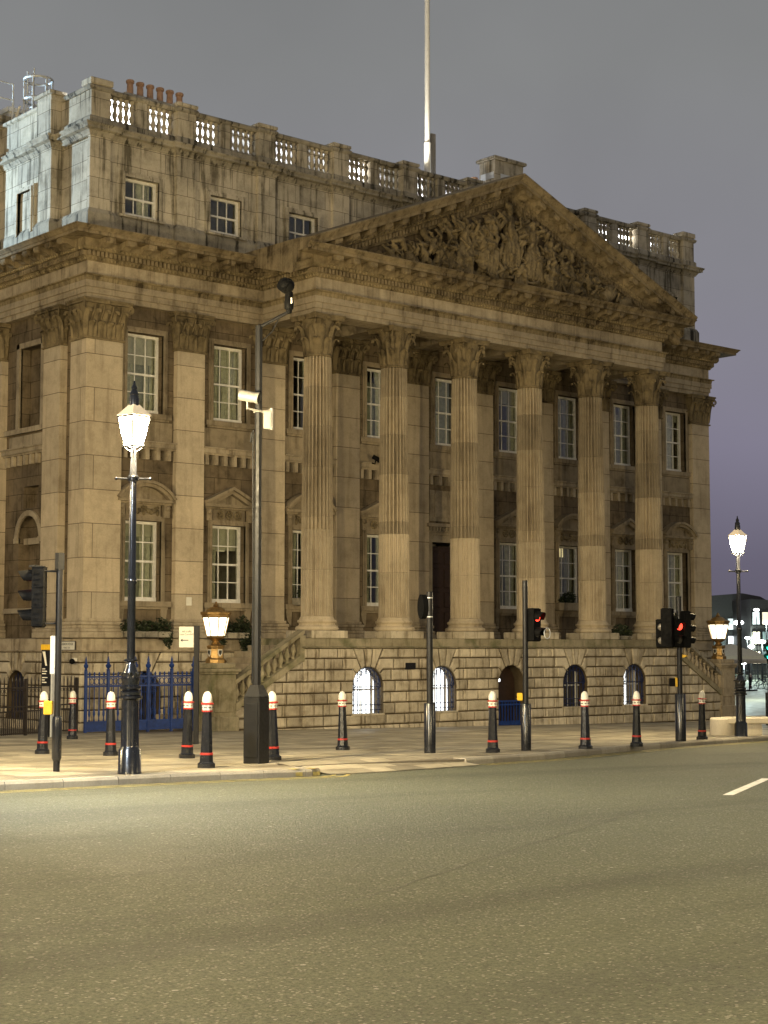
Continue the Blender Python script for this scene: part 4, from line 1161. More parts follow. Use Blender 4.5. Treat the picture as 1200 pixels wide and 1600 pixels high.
for j in range(4):
    m.tube([(PX+3.72,-3.27,Z0+.2+.27*j),(PX+4.15,-3.29,Z0+.18+.27*j),(PX+4.58,-3.27,Z0+.2+.27*j)], .022, 6); m.tube([(PX+3.85+.2*j,-3.27,Z0),(PX+3.87+.2*j,-3.29,Z0+.6),(PX+3.85+.2*j,-3.27,Z0+1.17)], .022, 6)
obj('rope', m, M['carve'], bale)
ch = [([(PX-1.6,.18,Z0+.1),(PX-1.4,.28,Z0+.35),(PX-1.15,.2,Z0+.1)], [.1,.12,.1]), ([(PX-.6,.2,Z0+.1),(PX-.3,.3,Z0+.4),(PX,.2,Z0+.15)], [.12,.14,.1])]
carved('carved_rocks', ch, [((PX-1.9+j*.33,.16,Z0+.05+.06*(j%3)),.2,(1,.7,.8)) for j in range(12)])
# a crowd of drapery, limbs, wings and cloud filling the ground between the main figures
rn = random.Random(11)
def swirl(x0, x1, n):
    ch = []; bl = []
    for j in range(n):
        x = PX+rn.uniform(x0, x1); hm = (top(x)-1.05-Z0)*(.92 if abs(x-PX) < 3.6 else .62)
        if hm < .25: continue
        z = Z0+rn.random()*hm; a = rn.uniform(.3, 2.8); L = rn.uniform(.25,.65); y = .12+rn.random()*.36
        x2, z2 = x+L*math.cos(a), min(z+L*math.sin(a), Z0+hm+.15); c = rn.uniform(-.25,.25)
        r = rn.uniform(.035,.095)
        ch.append(([(x,y,z),((x+x2)/2+c*math.sin(a),y+.10,(z+z2)/2-c*math.cos(a)),(x2,y,z2)], [r,r*1.15,r*.6]))
        if j % 3 == 0: bl.append(((x2,y+.03,z2), r*1.25, (1,1,1.15)))
    return ch, bl
for a_, b_, n_ in ((-4.6,-2.2,62),(-2.4,-.2,84),(-.2,2.0,84),(1.8,4.2,70),(-6.6,-4.4,24),(4.3,6.6,24)):
    ch, bl = swirl(a_, b_, n_); carved('carved_drapery', ch, bl, .03)


# ---------------- attic
AW = [(c-.62, c+.62, 15.77, 17.0) for k, c in enumerate(WC) if k in (0,1,2,6,7,8)]
m = holed(MB(), .3, 29.4, 14.6, 18.15, AW, FR(.30), .3)
obj('attic_wall', m, M['attic'], B, recalc=False)
for k in (0,1,2,6,7,8):
    c = WC[k]; o = sash_window(c, 15.77, 17.0, 1.24, 2, y=.48, curtain=(False, k == 0))
    q = MB(); x0, x1 = c-.62, c+.62
    for tt, dd in ((.16,.045),(.09,.07)):
        q.box(x0-tt, x0, .3-dd, .32, 15.77, 17.0); q.box(x1, x1+tt, .3-dd, .32, 15.77, 17.0); q.box(x0-tt, x1+tt, .3-dd-.001, .32, 17.0, 17.0+tt)
    q.box(x0-.2, x1+.2, .16, .32, 15.70, 15.77)
    obj('window_surround', q, M['attic'], o)
SIDE = [(-.3,16),(-.3,5.7),(.05,5.7),(.05,2.9),(-.1,2.9),(-.1,2.1),(.3,2.1),(.3,.3)]
m = MB().sweep([(0,14.6),(0,18.15)], SIDE, False)
obj('attic_side_wall', m, M['attic'], B, recalc=False)
m = MB()
for tt, dd in ((.16,.10),(.09,.14)):
    m.box(.05-dd,.07,3.45-tt,3.45,15.6,17.0); m.box(.05-dd,.07,4.3,4.3+tt,15.6,17.0); m.box(.05-dd-.001,.07,3.45-tt,4.3+tt,17.0,17.0+tt)
obj('blind_window_frame', m, M['attic'], B)
obj('blind_window', MB().box(.040,.05,3.62,4.3,15.6,16.86), M['attic'], B)
APC = [.51]+PC+[29.0]
for c in APC:
    w = .36 if c in (.51, 29.0) else .35
    obj('attic_pier', MB().box(c-w, c+w, .18, .32, 15.76, 18.1), M['attic'], B)
path = SIDE[:-1]+[(.3,.18)]           # front path breaks forward over every pier
path = SIDE[:-1]+[(.15,2.1),(.15,.18)] if False else SIDE[:-1]
fp = [(.15,1.9),(.15,.18),(.87,.18),(.87,.3)]
for c in PC: fp += [(c-.35,.3),(c-.35,.18),(c+.35,.18),(c+.35,.3)]
fp += [(28.64,.3),(28.64,.18),(29.4,.18),(29.4,10)]
apf = [(0,14.7),(.10,14.7),(.10,15.62),(.06,15.70),(.02,15.77),(-.05,15.78)]
m = MB().sweep(apf, SIDE[:-1]+[(.3,1.92)]); m.sweep(apf, fp)
obj('attic_plinth', m, M['soot'], B)
acf = [(-.05,18.02),(.03,18.03),(.05,18.08),(.10,18.14),(.10,18.17),(.24,18.20),(.24,18.27),(.30,18.34),(.30,18.37),(.06,18.42),(-.35,18.43)]
m = MB().sweep(acf, SIDE[:-1]+[(.3,1.92)]); m.sweep(acf, fp)
atc = obj('attic_cornice', m, M['soot'], B)
# ---------------- parapet: solid on the side, balustrade on the front
m = MB().sweep([(-.3,18.42),(.02,18.42),(.02,18.62),(-.04,18.66),(-.04,19.50),(.06,19.53),(.07,19.62),(-.02,19.66),(-.35,19.66)], SIDE[:-1]+[(.3,1.92)])
m.box(-.16,.3,2.06,2.94,18.45,19.72); m.box(-.24,.36,1.98,3.02,19.721,19.84)
m.box(.19,.5,.6,2.0,18.6,19.5)
obj('side_parapet', m, M['attic'], B)
bal = obj('balustrade', MB().sweep([(-.33,18.42),(.05,18.42),(.05,18.60),(.0,18.66),(-.33,18.665)], fp), M['soot'], B)
obj('top_rail', MB().sweep([(-.36,19.46),(.03,19.46),(.05,19.50),(.07,19.53),(.07,19.58),(.02,19.62),(-.36,19.625)], fp), M['soot'], bal)
bz = [(.075,0),(.085,0),(.085,.06),(.05,.08),(.055,.12),(.085,.20),(.09,.25),(.06,.33),(.045,.385),(.06,.40),(.045,.415),(.06,.47),(.09,.55),(.085,.60),(.055,.68),(.05,.72),(.085,.74),(.085,.80),(.07,.81)]
bal_me = mesh(MB().lathe(bz, 12), M['attic'], 50, name='baluster')
for c in APC:
    q = MB(); w = .35
    q.box(c-w+.01, c+w-.01, .175, .62, 18.62, 19.64); q.bev(c-w-.045, c+w+.045, .12, .68, 19.64, 19.84 if c in (.51,29.0) else 19.76, .02)
    obj('parapet_pier', q, M['attic'], bal)
for k, c in enumerate(WC):
    obj('half_pier', MB().box(c-.17, c+.17, .29, .58, 18.66, 19.465), M['attic'], bal)
    for s in (-1,1):
        for j in range(5): link('baluster', bal_me, bal, (c+s*(.29+.207*j), .44, 18.66))
# ---------------- roof
m = MB(); m.box(.2, 29.3, .5, 15.9, 18.30, 18.40)
obj('roof', m, M['lead'], B)
M['screen'] = paint('white_roof_screen', (.75,.75,.73), .6, vary=.12)
m = MB(); m.box(1.2, 28.6, 1.75, 1.80, 18.38, 20.02)
scr = obj('roof_screen', m, M['screen'], B)
for i in range(23): obj('screen_post', MB().box(1.25+i*1.24, 1.30+i*1.24, 1.70, 1.75, 18.40, 20.0), M['galv'], scr)
# chimney with six pots behind the left bays
ck = obj('chimney_stack', MB().bev(3.5,6.3,3.6,4.5,18.3,20.82,.03).bev(3.42,6.38,3.52,4.58,20.821,21.0,.03), M['attic'], B)
pot = mesh(MB().lathe([(.13,0),(.14,.08),(.12,.12),(.105,.5),(.14,.53),(.145,.60),(.12,.63),(.10,.63),(.09,.3)], 14), M['terra'], 45, name='chimney_pot')
for i in range(6): link('chimney_pot', pot, ck, (3.92+.4*i, 4.0, 20.99))
m = MB().bev(18.22,19.75,.85,1.70,18.3,21.02,.02); m.bev(18.12,19.85,.75,1.80,21.02,21.16,.03)
c2 = obj('chimney_stack', m, M['attic'], B)
obj('lead_flashing', MB().box(18.19,18.22,.9,1.62,20.3,20.55).box(18.5,19.6,.82,.85,20.2,20.5), M['galv'], c2)
link('chimney_pot', pot, c2, (17.35, 1.1, 19.55)); obj('pot_base', MB().box(17.0,17.7,.8,1.4,18.3,19.56), M['attic'], c2)
# set-back block on the side roof, access ladder with safety cage and guard rail
m = MB().box(.6, 3, 6.2, 12, 18.3, 20.35); m.box(.5,3.1,6.1,12,20.35,20.5)
obj('roof_house', m, M['screen'], B)
m = MB().box(-.25,.55,6.0,12,18.3,19.95); m.box(-.35,.6,5.95,12,19.95,20.1)
obj('side_attic_block', m, M['attic'], B)
lad = MB()
for z in (19.75, 20.5, 21.2):
    lad.tube([(1.0+.46*math.cos(R(a)), 5.0+.46*math.sin(R(a)), z) for a in range(0,361,15)], .045, 6)
for a in (-140,-84,-28,28,84,140): lad.tube([(1.0+.46*math.cos(R(a)),5.0+.46*math.sin(R(a)),19.72),(1.0+.46*math.cos(R(a)),5.0+.46*math.sin(R(a)),21.22)], .036, 6)
for s in (-.22,.22): lad.tube([(.72,5.0+s,18.4),(.72,5.0+s,21.5)], .028, 6)
for i in range(11): lad.tube([(.72,4.78,18.6+.27*i),(.72,5.22,18.6+.27*i)], .016, 6)
obj('caged_ladder', lad, M['galv'], B)
gr = MB()
for x, y in ((-.25,5.5),(.35,5.5),(-.25,7.0),(-.25,8.6)): gr.tube([(x,y,19.9),(x,y,21.05)], .034, 6)
for z in (20.5, 21.05): gr.tube([(.35,5.5,z),(-.25,5.5,z),(-.25,8.6,z)], .03, 6)
obj('guard_rail', gr, M['galv'], B)
m = MB(); m.bev(.45,.75,5.5,5.8,19.4,20.1,.02); m.tube([(.5,5.3,20.3),(.5,5.6,19.9),(.55,5.7,19.4)], .04, 6)
obj('rooftop_unit', m, M['white'], B)
# roof floodlights behind the balustrade
def flood(x, y, z, aim, power, col, size=.25, spot=None, parent=None, name='roof_floodlight', rad=.12, lens=3.0, blend=.35):
    o = link(name, None, parent, (x,y,z))
    v = Vector(aim)-Vector((x,y,z)); rz = math.atan2(v.y, v.x)+PI/2; ph = math.atan2(v.z, math.hypot(v.x,v.y))
    h = obj('housing', MB().bev(-size/2,size/2,-.04,size*.45,-size*.35,size*.35,.02), M['ironm'], o); h.rotation_euler = (-ph,0,rz)
    l = obj('lens', MB().box(-size*.42,size*.42,-.052,-.042,-size*.28,size*.28), glow('flood_lens_%d' % len(bpy.data.materials), col, lens), o); l.rotation_euler = (-ph,0,rz)
    li = bpy.data.lights.new('flood_light', 'SPOT'); li.energy = power; li.color = col; li.spot_size = R(spot or 130); li.spot_blend = blend; li.shadow_soft_size = rad
    lo = bpy.data.objects.new('flood_light', li); C.objects.link(lo); lo.parent = o
    lo.location = v.normalized()*.09
    lo.rotation_euler = v.to_track_quat('-Z','Y').to_euler()
    return o
for x, p in ((1.9,170),(4.6,150),(8.2,28),(11.67,45),(15.5,40),(23.4,30),(26.04,40),(28.2,40)):
    flood(x, .85, 18.75, (x+.2, 1.75, 19.6), p*6.0, (.95,.98,1.0), parent=B)
for x, z in ((11.36,19.12),(25.62,19.15)):      # two small bulkhead lamps that face the street
    o = obj('bulkhead_lamp', MB().ball((0,0,0), .19, 12, 8, (1,.6,1.2)), glow('bulkhead_glass', (1,.97,.9), 20), B, 60, loc=(x, .75, z))
# ================================================================== street things
def place(x, y, dz=0): return (x, y, G(x, y)+dz)
FL, FRT, FC = R(-131), R(49), R(-41)         # facing along the street either way, and towards the junction

# ---------------- bollards
def bollard():
    t = thing('bollard', 'x', 'bollard', group='black and white bollards along the kerb')
    n = 8; a0 = PI/8; m = MB()
    m.lathe([(0.1436,0),(0.1436,.07),(0.1175,.085),(0.1087,.10),(0.1027,.20)], n, a0=a0); m.lathe([(0.0974,.235),(0.0713,.86)], n, a0=a0)
    obj('post', m, M['iron'], t)
    obj('red_band', MB().lathe([(0.1001,.20),(0.1061,.205),(0.1061,.23),(0.0983,.236)], n, a0=a0), M['red'], t)
    m = MB().lathe([(0.0731,.865),(0.0818,.88),(0.0835,.965),(0.0783,.972)], n, a0=a0)
    c = obj('white_collar', m, M['white'], t)
    m = MB()
    for k in range(n):
        a = 2*PI*k/n
        for s in (-.03,.03): m.ball((.089*math.cos(a)-s*.8*math.sin(a), .089*math.sin(a)+s*.8*math.cos(a), .925), .010, 6, 4)
    obj('stud', m, M['ink'], c)
    m = MB().lathe([(0.0748,.855),(0.0887,.858),(0.0887,.880),(0.0748,.884)], n, a0=a0); m.lathe([(0.0783,.965),(0.1027,.970),(0.1027,.992),(0.0783,.998)], n, a0=a0)
    obj('red_rim', m, M['red'], t)
    m = MB().lathe([(0.0748,.998),(0.0774,1.03),(0.0731,1.08),(0.0592,1.125),(0.0374,1.155),(0.0130,1.168)], 16)
    obj('white_dome', m, M['white'], t, 60)
    return t
BOL = [(-4.53,-7.33,'bollard near the dark railings, behind the near-side signal post'), (-9.64,-15.0,'leftmost bollard, beside the signal post with the yellow push-button box'),
       (-9.15,-16.61,'bollard just left of the tall glowing street lamp'), (-8.74,-18.45,'bollard with reddish sheen left of the slim sign post'),
       (-10.5,-21.57,'nearest and tallest-looking bollard, by the kerb right of the sign post'), (-8.07,-20.06,'bollard tucked against the grey camera mast cabinet'),
       (-4.16,-17.18,'bollard standing left of the first lit arched window'), (-2.85,-20.08,'bollard between the two middle signal posts'),
       (-.26,-20.11,'bollard in front of the dark arched window'), (1.96,-19.56,'bollard in front of the half-lit arched window'), (6.59,-17.67,'rightmost kerb bollard, below the far stair balustrade'),
       (77.5,33.2,'tiny distant bollard across the side street, right of the lamp column'), (66.5,26.2,'tiny distant bollard half hidden by the far lamp column')]
b0 = bollard()
for i, (x, y, lab) in enumerate(BOL):
    z = G(x,y)+(.002)
    if i == 0: b0.location = (x,y,z); b0['label'] = lab; b0.rotation_euler = (0,0,.2)
    else:
        q = dup(b0, (x,y,z-.004), rnd.uniform(0,.7), lab); q.rotation_euler = (rnd.uniform(-.018,.018), rnd.uniform(-.018,.018), rnd.uniform(0,.7))

# ---------------- street lamps
M['crown'] = glow('glowing_opal_crown', (1.0,.80,.52), .32)
LAMPCOL = (1.0,.785,.45)
def street_lamp(power, H=5.5):
    t = thing('street_lamp', 'x', 'street lamp', group='cast iron street lamps with glowing lanterns')
    m = MB().lathe([(.17,0),(.17,.03),(.165,.04),(.16,.34),(.135,.37),(.13,.40),(.125,1.05),(.17,1.07),(.17,1.10),(.135,1.11)], 16)
    obj('base', m, M['iron'], t, 40)
    m = MB().lathe([(.13,1.10),(.15,1.13),(.15,1.16),(.12,1.18),(.15,1.21),(.15,1.24),(.115,1.26),(.12,1.30),(.135,1.34),(.12,1.42),(.08,1.52),(.065,1.58),(.10,1.60),(.10,1.62),(.06,1.64)], 16)
    o = obj('ornament', m, M['iron'], t, 40)
    q = MB()
    for k in range(8): leaf(q, .11*math.cos(k*PI/4), .11*math.sin(k*PI/4), 1.24, k*PI/4, .20, .10, .25)
    obj('acanthus', q, M['iron'], o, 50, recalc=False)
    zl = H-.80
    m = MB().lathe([(.060,1.63),(.058,2.7),(.07,2.72),(.07,2.78),(.055,2.80),(.048,zl-.52),(.075,zl-.50),(.08,zl-.44),(.05,zl-.40),(.042,zl-.05),(.02,zl-.02)], 14)
    obj('column', m, M['iron'], t, 40)
    m = MB().tube([(-.24,0,zl-.47),(.24,0,zl-.47)], .016, 8); m.ball((-.245,0,zl-.47),.024,8,6); m.ball((.245,0,zl-.47),.024,8,6)
    obj('ladder_bar', m, M['iron'], t, 40, rz=R(-41))
    m = MB()
    for k in range(4):
        a = PI/4+k*PI/2; m.tube([(.03*math.cos(a),.03*math.sin(a),zl-.08),(.10*math.cos(a),.10*math.sin(a),zl-.04),(.15*math.cos(a),.15*math.sin(a),zl+.0),(.16*math.cos(a),.16*math.sin(a),zl+.03)], .010, 6)
    zb, zt, rb, rt_ = zl+.0, zl+.43, .135, .235
    for k in range(4):
        a = PI/4+k*PI/2; m.tube([(rb*math.cos(a),rb*math.sin(a),zb),(rt_*math.cos(a),rt_*math.sin(a),zt)], .011, 6)
        b = a+PI/2; m.tube([(rb*math.cos(a),rb*math.sin(a),zb),(rb*math.cos(b),rb*math.sin(b),zb)], .012, 6); m.tube([(rt_*math.cos(a),rt_*math.sin(a),zt),(rt_*math.cos(b),rt_*math.sin(b),zt)], .014, 6)
    lan = obj('lantern_frame', m, M['iron'], t, 40)
    obj('lantern_crown', MB().lathe([(.245,zt+.015),(.25,zt+.03),(.20,zt+.07),(.12,zt+.14),(.08,zt+.18)], 4, a0=PI/4), M['crown'], lan)
    m = MB(); m.lathe([(.07,zt+.15),(.072,zt+.26),(.06,zt+.32),(.07,zt+.33),(.05,zt+.37),(.035,zt+.40),(.045,zt+.43),(.02,zt+.47),(.012,zt+.53)], 12)
    obj('lantern_roof', m, M['iron'], lan, 40)
    for k in range(4):
        a = PI/4+k*PI/2; b = a+PI/2; f = .985
        q = MB().add([(rb*f*math.cos(a),rb*f*math.sin(a),zb+.01),(rb*f*math.cos(b),rb*f*math.sin(b),zb+.01),(rt_*f*math.cos(b),rt_*f*math.sin(b),zt-.01),(rt_*f*math.cos(a),rt_*f*math.sin(a),zt-.01)], [(0,1,2,3)])
        obj('lamp_pane', q, M['lampglow'], lan, recalc=False)
    li = bpy.data.lights.new('lamp_light', 'POINT'); li.energy = power; li.color = LAMPCOL; li.shadow_soft_size = .12
    lo = bpy.data.objects.new('lamp_light', li); C.objects.link(lo); lo.parent = t; lo.location = (0,0,zl+.25)
    return t
l0 = street_lamp(LP_IN)
l0.location = place(-12.32,-22.28); l0.rotation_euler = (0,0,R(8)); l0['label'] = 'tall black street lamp with glowing lantern near the left corner pier'
l1 = street_lamp(2200); l1.location = place(9.5,-16.64); l1.rotation_euler = (0,0,R(4)); l1['label'] = ( 'black street lamp with glowing lantern at the right edge, beside the stone bench')
# the junction's other lamps, behind and beside the viewer
for i, (x, y, s, lab) in enumerate(OFF):
    q = street_lamp(LP_OFF*s, 7.0)
    q.location = place(x, y); q.rotation_euler = (0,0,rnd.random()); q['label'] = lab

# ---------------- gilded lanterns on the stair pedestals
def lantern():
    t = thing('lantern', 'x', 'lantern', group='gilded lanterns on the stair pedestals')
    n = 8; a0 = PI/8
    m = MB().lathe([(.30,0),(.30,.10),(.27,.13),(.24,.15),(.235,.42),(.26,.45),(.27,.50),(.22,.53),(.13,.55)], n, a0=a0); m.lathe([(.12,.54),(.14,.58),(.11,.62),(.10,.64),(.16,.68),(.26,.74),(.28,.78),(.27,.80)], n, a0=a0)
    p = obj('base', m, M['brass'], t)
    for k in range(4):
        a = k*PI/2+PI/8*0
        q = MB().poly([(-.075,.40),(.075,.40),(.075,.28),(.04,.22),(0,.19),(-.04,.22),(-.075,.28)], lambda u,z,d: (u,-.219-d,z), 0, .012)
        o = obj('shield', q, M['cream'], p); o.rotation_euler = (0,0,a)
        q = MB().poly([(-.05,.375),(.05,.375),(.05,.29),(.0,.225),(-.05,.29)], lambda u,z,d: (u,-.232-d,z), 0, .008)
        o = obj('shield_charge', q, M['ink'], p); o.rotation_euler = (0,0,a)
    m = MB(); zb, zt, rb, rt_ = .80, 1.34, .27, .40
    for k in range(n):
        a = a0+k*2*PI/n; m.tube([(rb*math.cos(a),rb*math.sin(a),zb),(rt_*math.cos(a),rt_*math.sin(a),zt)], .016, 6)
    f = obj('lantern_frame', m, M['brass'], t)
    for k in range(n):
        a = a0+k*2*PI/n; b = a+2*PI/n; f_ = .975
        q = MB().add([(rb*f_*math.cos(a),rb*f_*math.sin(a),zb),(rb*f_*math.cos(b),rb*f_*math.sin(b),zb),(rt_*f_*math.cos(b),rt_*f_*math.sin(b),zt),(rt_*f_*math.cos(a),rt_*f_*math.sin(a),zt)], [(0,1,2,3)])
        obj('lantern_pane', q, M['lanternglow'], f, recalc=False)
    m = MB().lathe([(.40,1.33),(.43,1.36),(.42,1.40),(.46,1.42),(.47,1.48),(.46,1.50),(.30,1.52),(.26,1.58),(.16,1.64),(.08,1.66)], n, a0=a0); m.lathe([(.06,1.66),(.09,1.69),(.07,1.73),(.03,1.75),(.04,1.78),(.01,1.81)], 10)
    obj('roof', m, M['brass'], t, 30)
    return t
q = lantern(); q.location = (14.83-11.93,-2.75,1.98); q['label'] = 'gilded eight-sided lantern on the near stair pedestal'
dup(q, (14.83+11.93,-2.75,1.98), 0, 'gilded eight-sided lantern on the far stair pedestal by the building end')

# ---------------- traffic signals
def head(parent, n, lit, loc, rz, w=.26, pitch=.29, box='plastic', lens='darklens', name='signal_head', hood=.20):
    h = n*pitch+.04
    m = MB().bev(-w/2, w/2, 0, .17, 0, h, .025)
    for k in range(n):                            # ribs of the moulded case
        for j in range(3): m.box(w/2, w/2+.006, .045, .125, .05+k*pitch+j*.08, .075+k*pitch+j*.08); m.box(-w/2-.006, -w/2, .045, .125, .05+k*pitch+j*.08, .075+k*pitch+j*.08)
        m.box(-w/2-.004, w/2+.004, -.004, .175, .02+k*pitch+pitch-.008, .02+k*pitch+pitch+.004)
    o = obj(name, m, M[box], parent, loc=loc, rz=rz)
    for k in range(n):
        zc = .02+pitch*(k+.5)
        q = MB()
        for i in range(25):                       # visor, open below
            a = R(-30+240*i/24)
            q.v += [(.112*math.cos(a), -.0, zc+.112*math.sin(a)), (.100*math.cos(a), -hood*(.70+.30*math.sin(a)), zc+.100*math.sin(a)-.01), (.094*math.cos(a), -hood*(.70+.30*math.sin(a)), zc+.094*math.sin(a)-.01), (.106*math.cos(a), 0, zc+.106*math.sin(a))]
        for i in range(24):
            for j in range(4): q.f.append((i*4+j, i*4+(j+1)%4, i*4+4+(j+1)%4, i*4+4+j))
        obj('visor', q, M['plastic'], o, 40)
        q = MB().lathe([(.10,-.02),(.085,.012),(.05,.026),(.01,.03)], 18); q.v = [(x, -z, zc+y) for x, y, z in q.v]
        obj('lens', q, M[lit[k]] if lit[k] else M[lens], o, 50)
    return o
def signal_post(label, x, y, H, r, sleeve, rs, group='traffic signal posts'):
    t = thing('traffic_signal', label, 'traffic signal', place(x,y), 0, group)
    m = MB().lathe([(r,0),(r,H-.01),(r*.8,H)], 16); obj('post', m, M['ironm'], t, 40)
    return t
t = signal_post('traffic signal on black post facing left, red reflected in its visors', -12.83,-21.11, 3.18, .048, 0, 0)
obj('sleeve', MB().lathe([(.05,.15),(.072,.20),(.072,.76),(.064,.80),(.05,.81)], 16), M['iron'], t, 40)
obj('top_cap', MB().box(-.05,.05,-.05,.05,2.95,3.20), M['mast'], t)
# head hangs on the left of the post, showing us its side
lv = Vector((-SA, CA))           # leftwards in plan
hp = lv*.38
head(t, 3, (None,None,'redstrong'), (hp.x,hp.y,2.10), FL, hood=.23)
obj('bracket', MB().tube([(0,0,2.93),(hp.x,hp.y,2.93)], .018, 6), M['ironm'], t); obj('bracket', MB().tube([(0,0,2.16),(hp.x,hp.y,2.16)], .018, 6), M['ironm'], t)
obj('head_cap', MB().box(hp.x-.05,hp.x+.05,hp.y-.05,hp.y+.05,2.99,3.02), M['ironm'], t)
o = obj('white_plate', MB().bev(-.04,.04,-.012,.012,1.42,1.98,.004), M['cream'], t, loc=(lv.x*.075,lv.y*.075,0), rz=FC)
o = obj('push_button_box', MB().bev(-.07,.07,-.06,.06,.83,1.03,.012), M['yellow'], t, loc=(lv.x*.13,lv.y*.13,0), rz=FL)

t = signal_post('black post with the dark back of a rounded sign, before the lit windows', -3.97,-19.53, 3.05, .06, 0, 0)
obj('sleeve', MB().lathe([(.11,0),(.11,.93),(.105,.94),(.06,.942)], 18), M['iron'], t, 40)
m = MB().lathe([(.0615,0),(.0615,.018)], 16)
for z in (2.92, 2.56): obj('strap', m, M['galv'], t, loc=(0,0,z))
q = MB(); pts = [(.115*math.cos(R(a)), 2.76+.235*math.sin(R(a))) for a in range(0,360,20)]; q.poly(pts, lambda u,z,d: (u,-d,z), -.05, .05)
o = obj('rounded_sign', q, M['plastic'], t, loc=(lv.x*.13,lv.y*.13,0), rz=R(-100))

t = signal_post('black pedestrian signal post showing red to the right, before the central doorway', -1.66,-19.81, 3.35, .055, 0, 0)
obj('sleeve', MB().lathe([(.10,0),(.10,.91),(.095,.92),(.06,.922)], 18), M['iron'], t, 40)
hp = -lv*.24
head(t, 2, (None,'redlens'), (hp.x,hp.y,2.14), FRT-R(38), pitch=.31, hood=.17)
for z in (2.2,2.7): obj('bracket', MB().tube([(0,0,z),(hp.x,hp.y,z)], .018, 6), M['ironm'], t)
o = obj('ring_rim', MB().tube([(.105*math.cos(R(a)), 0, .105*math.sin(R(a))) for a in range(0,361,20)], .010, 6), M['galv'], t, loc=(hp.x*1.8,hp.y*1.8,2.30), rz=R(10))
o = obj('push_button_box', MB().bev(-.055,.055,-.05,.05,.98,1.13,.012), M['yellow'], t, loc=(lv.x*.12,lv.y*.12,0), rz=FL)

t = signal_post('cluster of traffic signal heads on one post, a red lamp lit, right of centre', 5.05,-18.26, 3.35, .06, 0, 0)
obj('sleeve', MB().lathe([(.125,0),(.125,1.09),(.12,1.10),(.06,1.102)], 18), M['iron'], t, 40)
hp = lv*.26+Vector((-CA,-SA))*.12
o = head(t, 3, (None,None,None), (hp.x,hp.y,2.16), R(-41+150), pitch=.29)
o = head(t, 2, (None,'redlens'), (-CA*.16+lv.x*.02,-SA*.16+lv.y*.02,2.17), R(-41+28), pitch=.31, hood=.15)
hp = lv*.42; o = head(t, 2, (None,None), (hp.x-CA*.05,hp.y-SA*.05,2.16), R(-41-18), pitch=.31, hood=.06, lens='greylens')
hp = -lv*.20; o = head(t, 3, (None,'redlens',None), (hp.x,hp.y,2.16), FRT+R(25), pitch=.27)
for z in (2.22,2.7): obj('bracket', MB().tube([(lv.x*.45,lv.y*.45,z),(-lv.x*.25,-lv.y*.25,z)], .02, 6), M['ironm'], t)
o = obj('push_button_box', MB().bev(-.07,.07,-.05,.05,1.27,1.46,.012), M['plastic'], t, loc=(lv.x*.17,lv.y*.17,0), rz=FC)
o = obj('box_face', MB().bev(-.025,.025,-.06,.06,1.26,1.47,.008), M['yellow'], t, loc=(lv.x*.09,lv.y*.09,0), rz=FC)
o = obj('yellow_tag', MB().poly([(0,2.06),(.13,2.02),(0,1.98)], lambda u,z,d: (u,-d,z), 0, .01), M['yellow'], t, loc=(-lv.x*.06,-lv.y*.06,-.05), rz=FC)
t = signal_post('far traffic signal glowing green at the right edge', 21.5,-8.87, 2.9, .05, 0, 0)
o = head(t, 2, ('greenlens','greenlens'), (-CA*.1,-SA*.1,2.14), R(-41-60), pitch=.31)
obj('sleeve', MB().lathe([(.13,0),(.13,1.1),(.06,1.11)], 16), M['iron'], t, 40)

# ---------------- camera mast
t = thing('camera_mast', 'tall grey camera mast with square cabinet base and white security camera', 'camera mast', place(-9.01,-20.84), R(-41-28))
m = MB(); m.bev(-.15,.15,-.15,.15,0,1.08,.012); m.add([(-.15,-.15,1.081),(.15,-.15,1.081),(.15,.15,1.081),(-.15,.15,1.081),(-.075,-.075,1.27),(.075,-.075,1.27),(.075,.075,1.27),(-.075,.075,1.27)], [(0,3,2,1),(4,5,6,7),(0,1,5,4),(1,2,6,5),(2,3,7,6),(3,0,4,7)])
cb_ = obj('cabinet', m, M['mast'], t)
obj('cabinet_door', MB().bev(-.12,.12,-.158,-.145,.10,.98,.006), M['mast'], cb_)
obj('pole', MB().lathe([(.07,1.25),(.068,4.0),(.062,4.02),(.060,7.20),(.03,7.22)], 8), M['mast'], t)
inv = R(41+28)                    # parts below are set out in the picture plane
def ip(a, b, c):                  # a: rightwards, b: towards the junction viewer, c: height, in mast space
    v = Vector((SA*a-CA*b, -CA*a-SA*b)); k, s_ = math.cos(inv), math.sin(inv)
    return (v.x*k-v.y*s_, v.x*s_+v.y*k, c)
m = MB().tube([ip(-.05,.0,7.15),ip(.48,.05,7.42)], .028, 8); m.tube([ip(.06,0,6.95),ip(.22,.03,7.10),ip(.32,.03,7.30)], .010, 6)
obj('top_arm', m, M['mast'], t)
m = MB().lathe([(.035,0),(.05,.02),(.05,.06),(.075,.08),(.08,.20),(.07,.24),(.065,.36)], 14, *ip(.50,.05,0)[:2])
m.v = [(x,y,z+7.40) for x,y,z in m.v]; m.ball(ip(.47,.10,7.86), .125, 14, 10, (1,1,1.0)); m.tube([ip(.40,.16,7.88),ip(.47,.06,7.84)], .12, 14)
dc = obj('dome_camera', m, M['plastic'], t, 50)
obj('camera_trim', MB().box(-.012,.012,-.005,.005,0,.10), M['white'], dc, loc=ip(.545,.135,7.55), rz=R(28))
m = MB().tube([ip(-.29,.16,6.02),ip(-.01,.22,5.96)], [.095,.085], 12); m.tube([ip(-.03,.22,5.965),ip(.03,.235,5.95)], [.093,.098], 12, cap=False)
cc = obj('security_camera', m, M['white2'], t, 40)
obj('camera_lens', MB().tube([ip(-.0,.22,5.955),ip(.008,.224,5.953)], .07, 12), M['darklens'], cc)
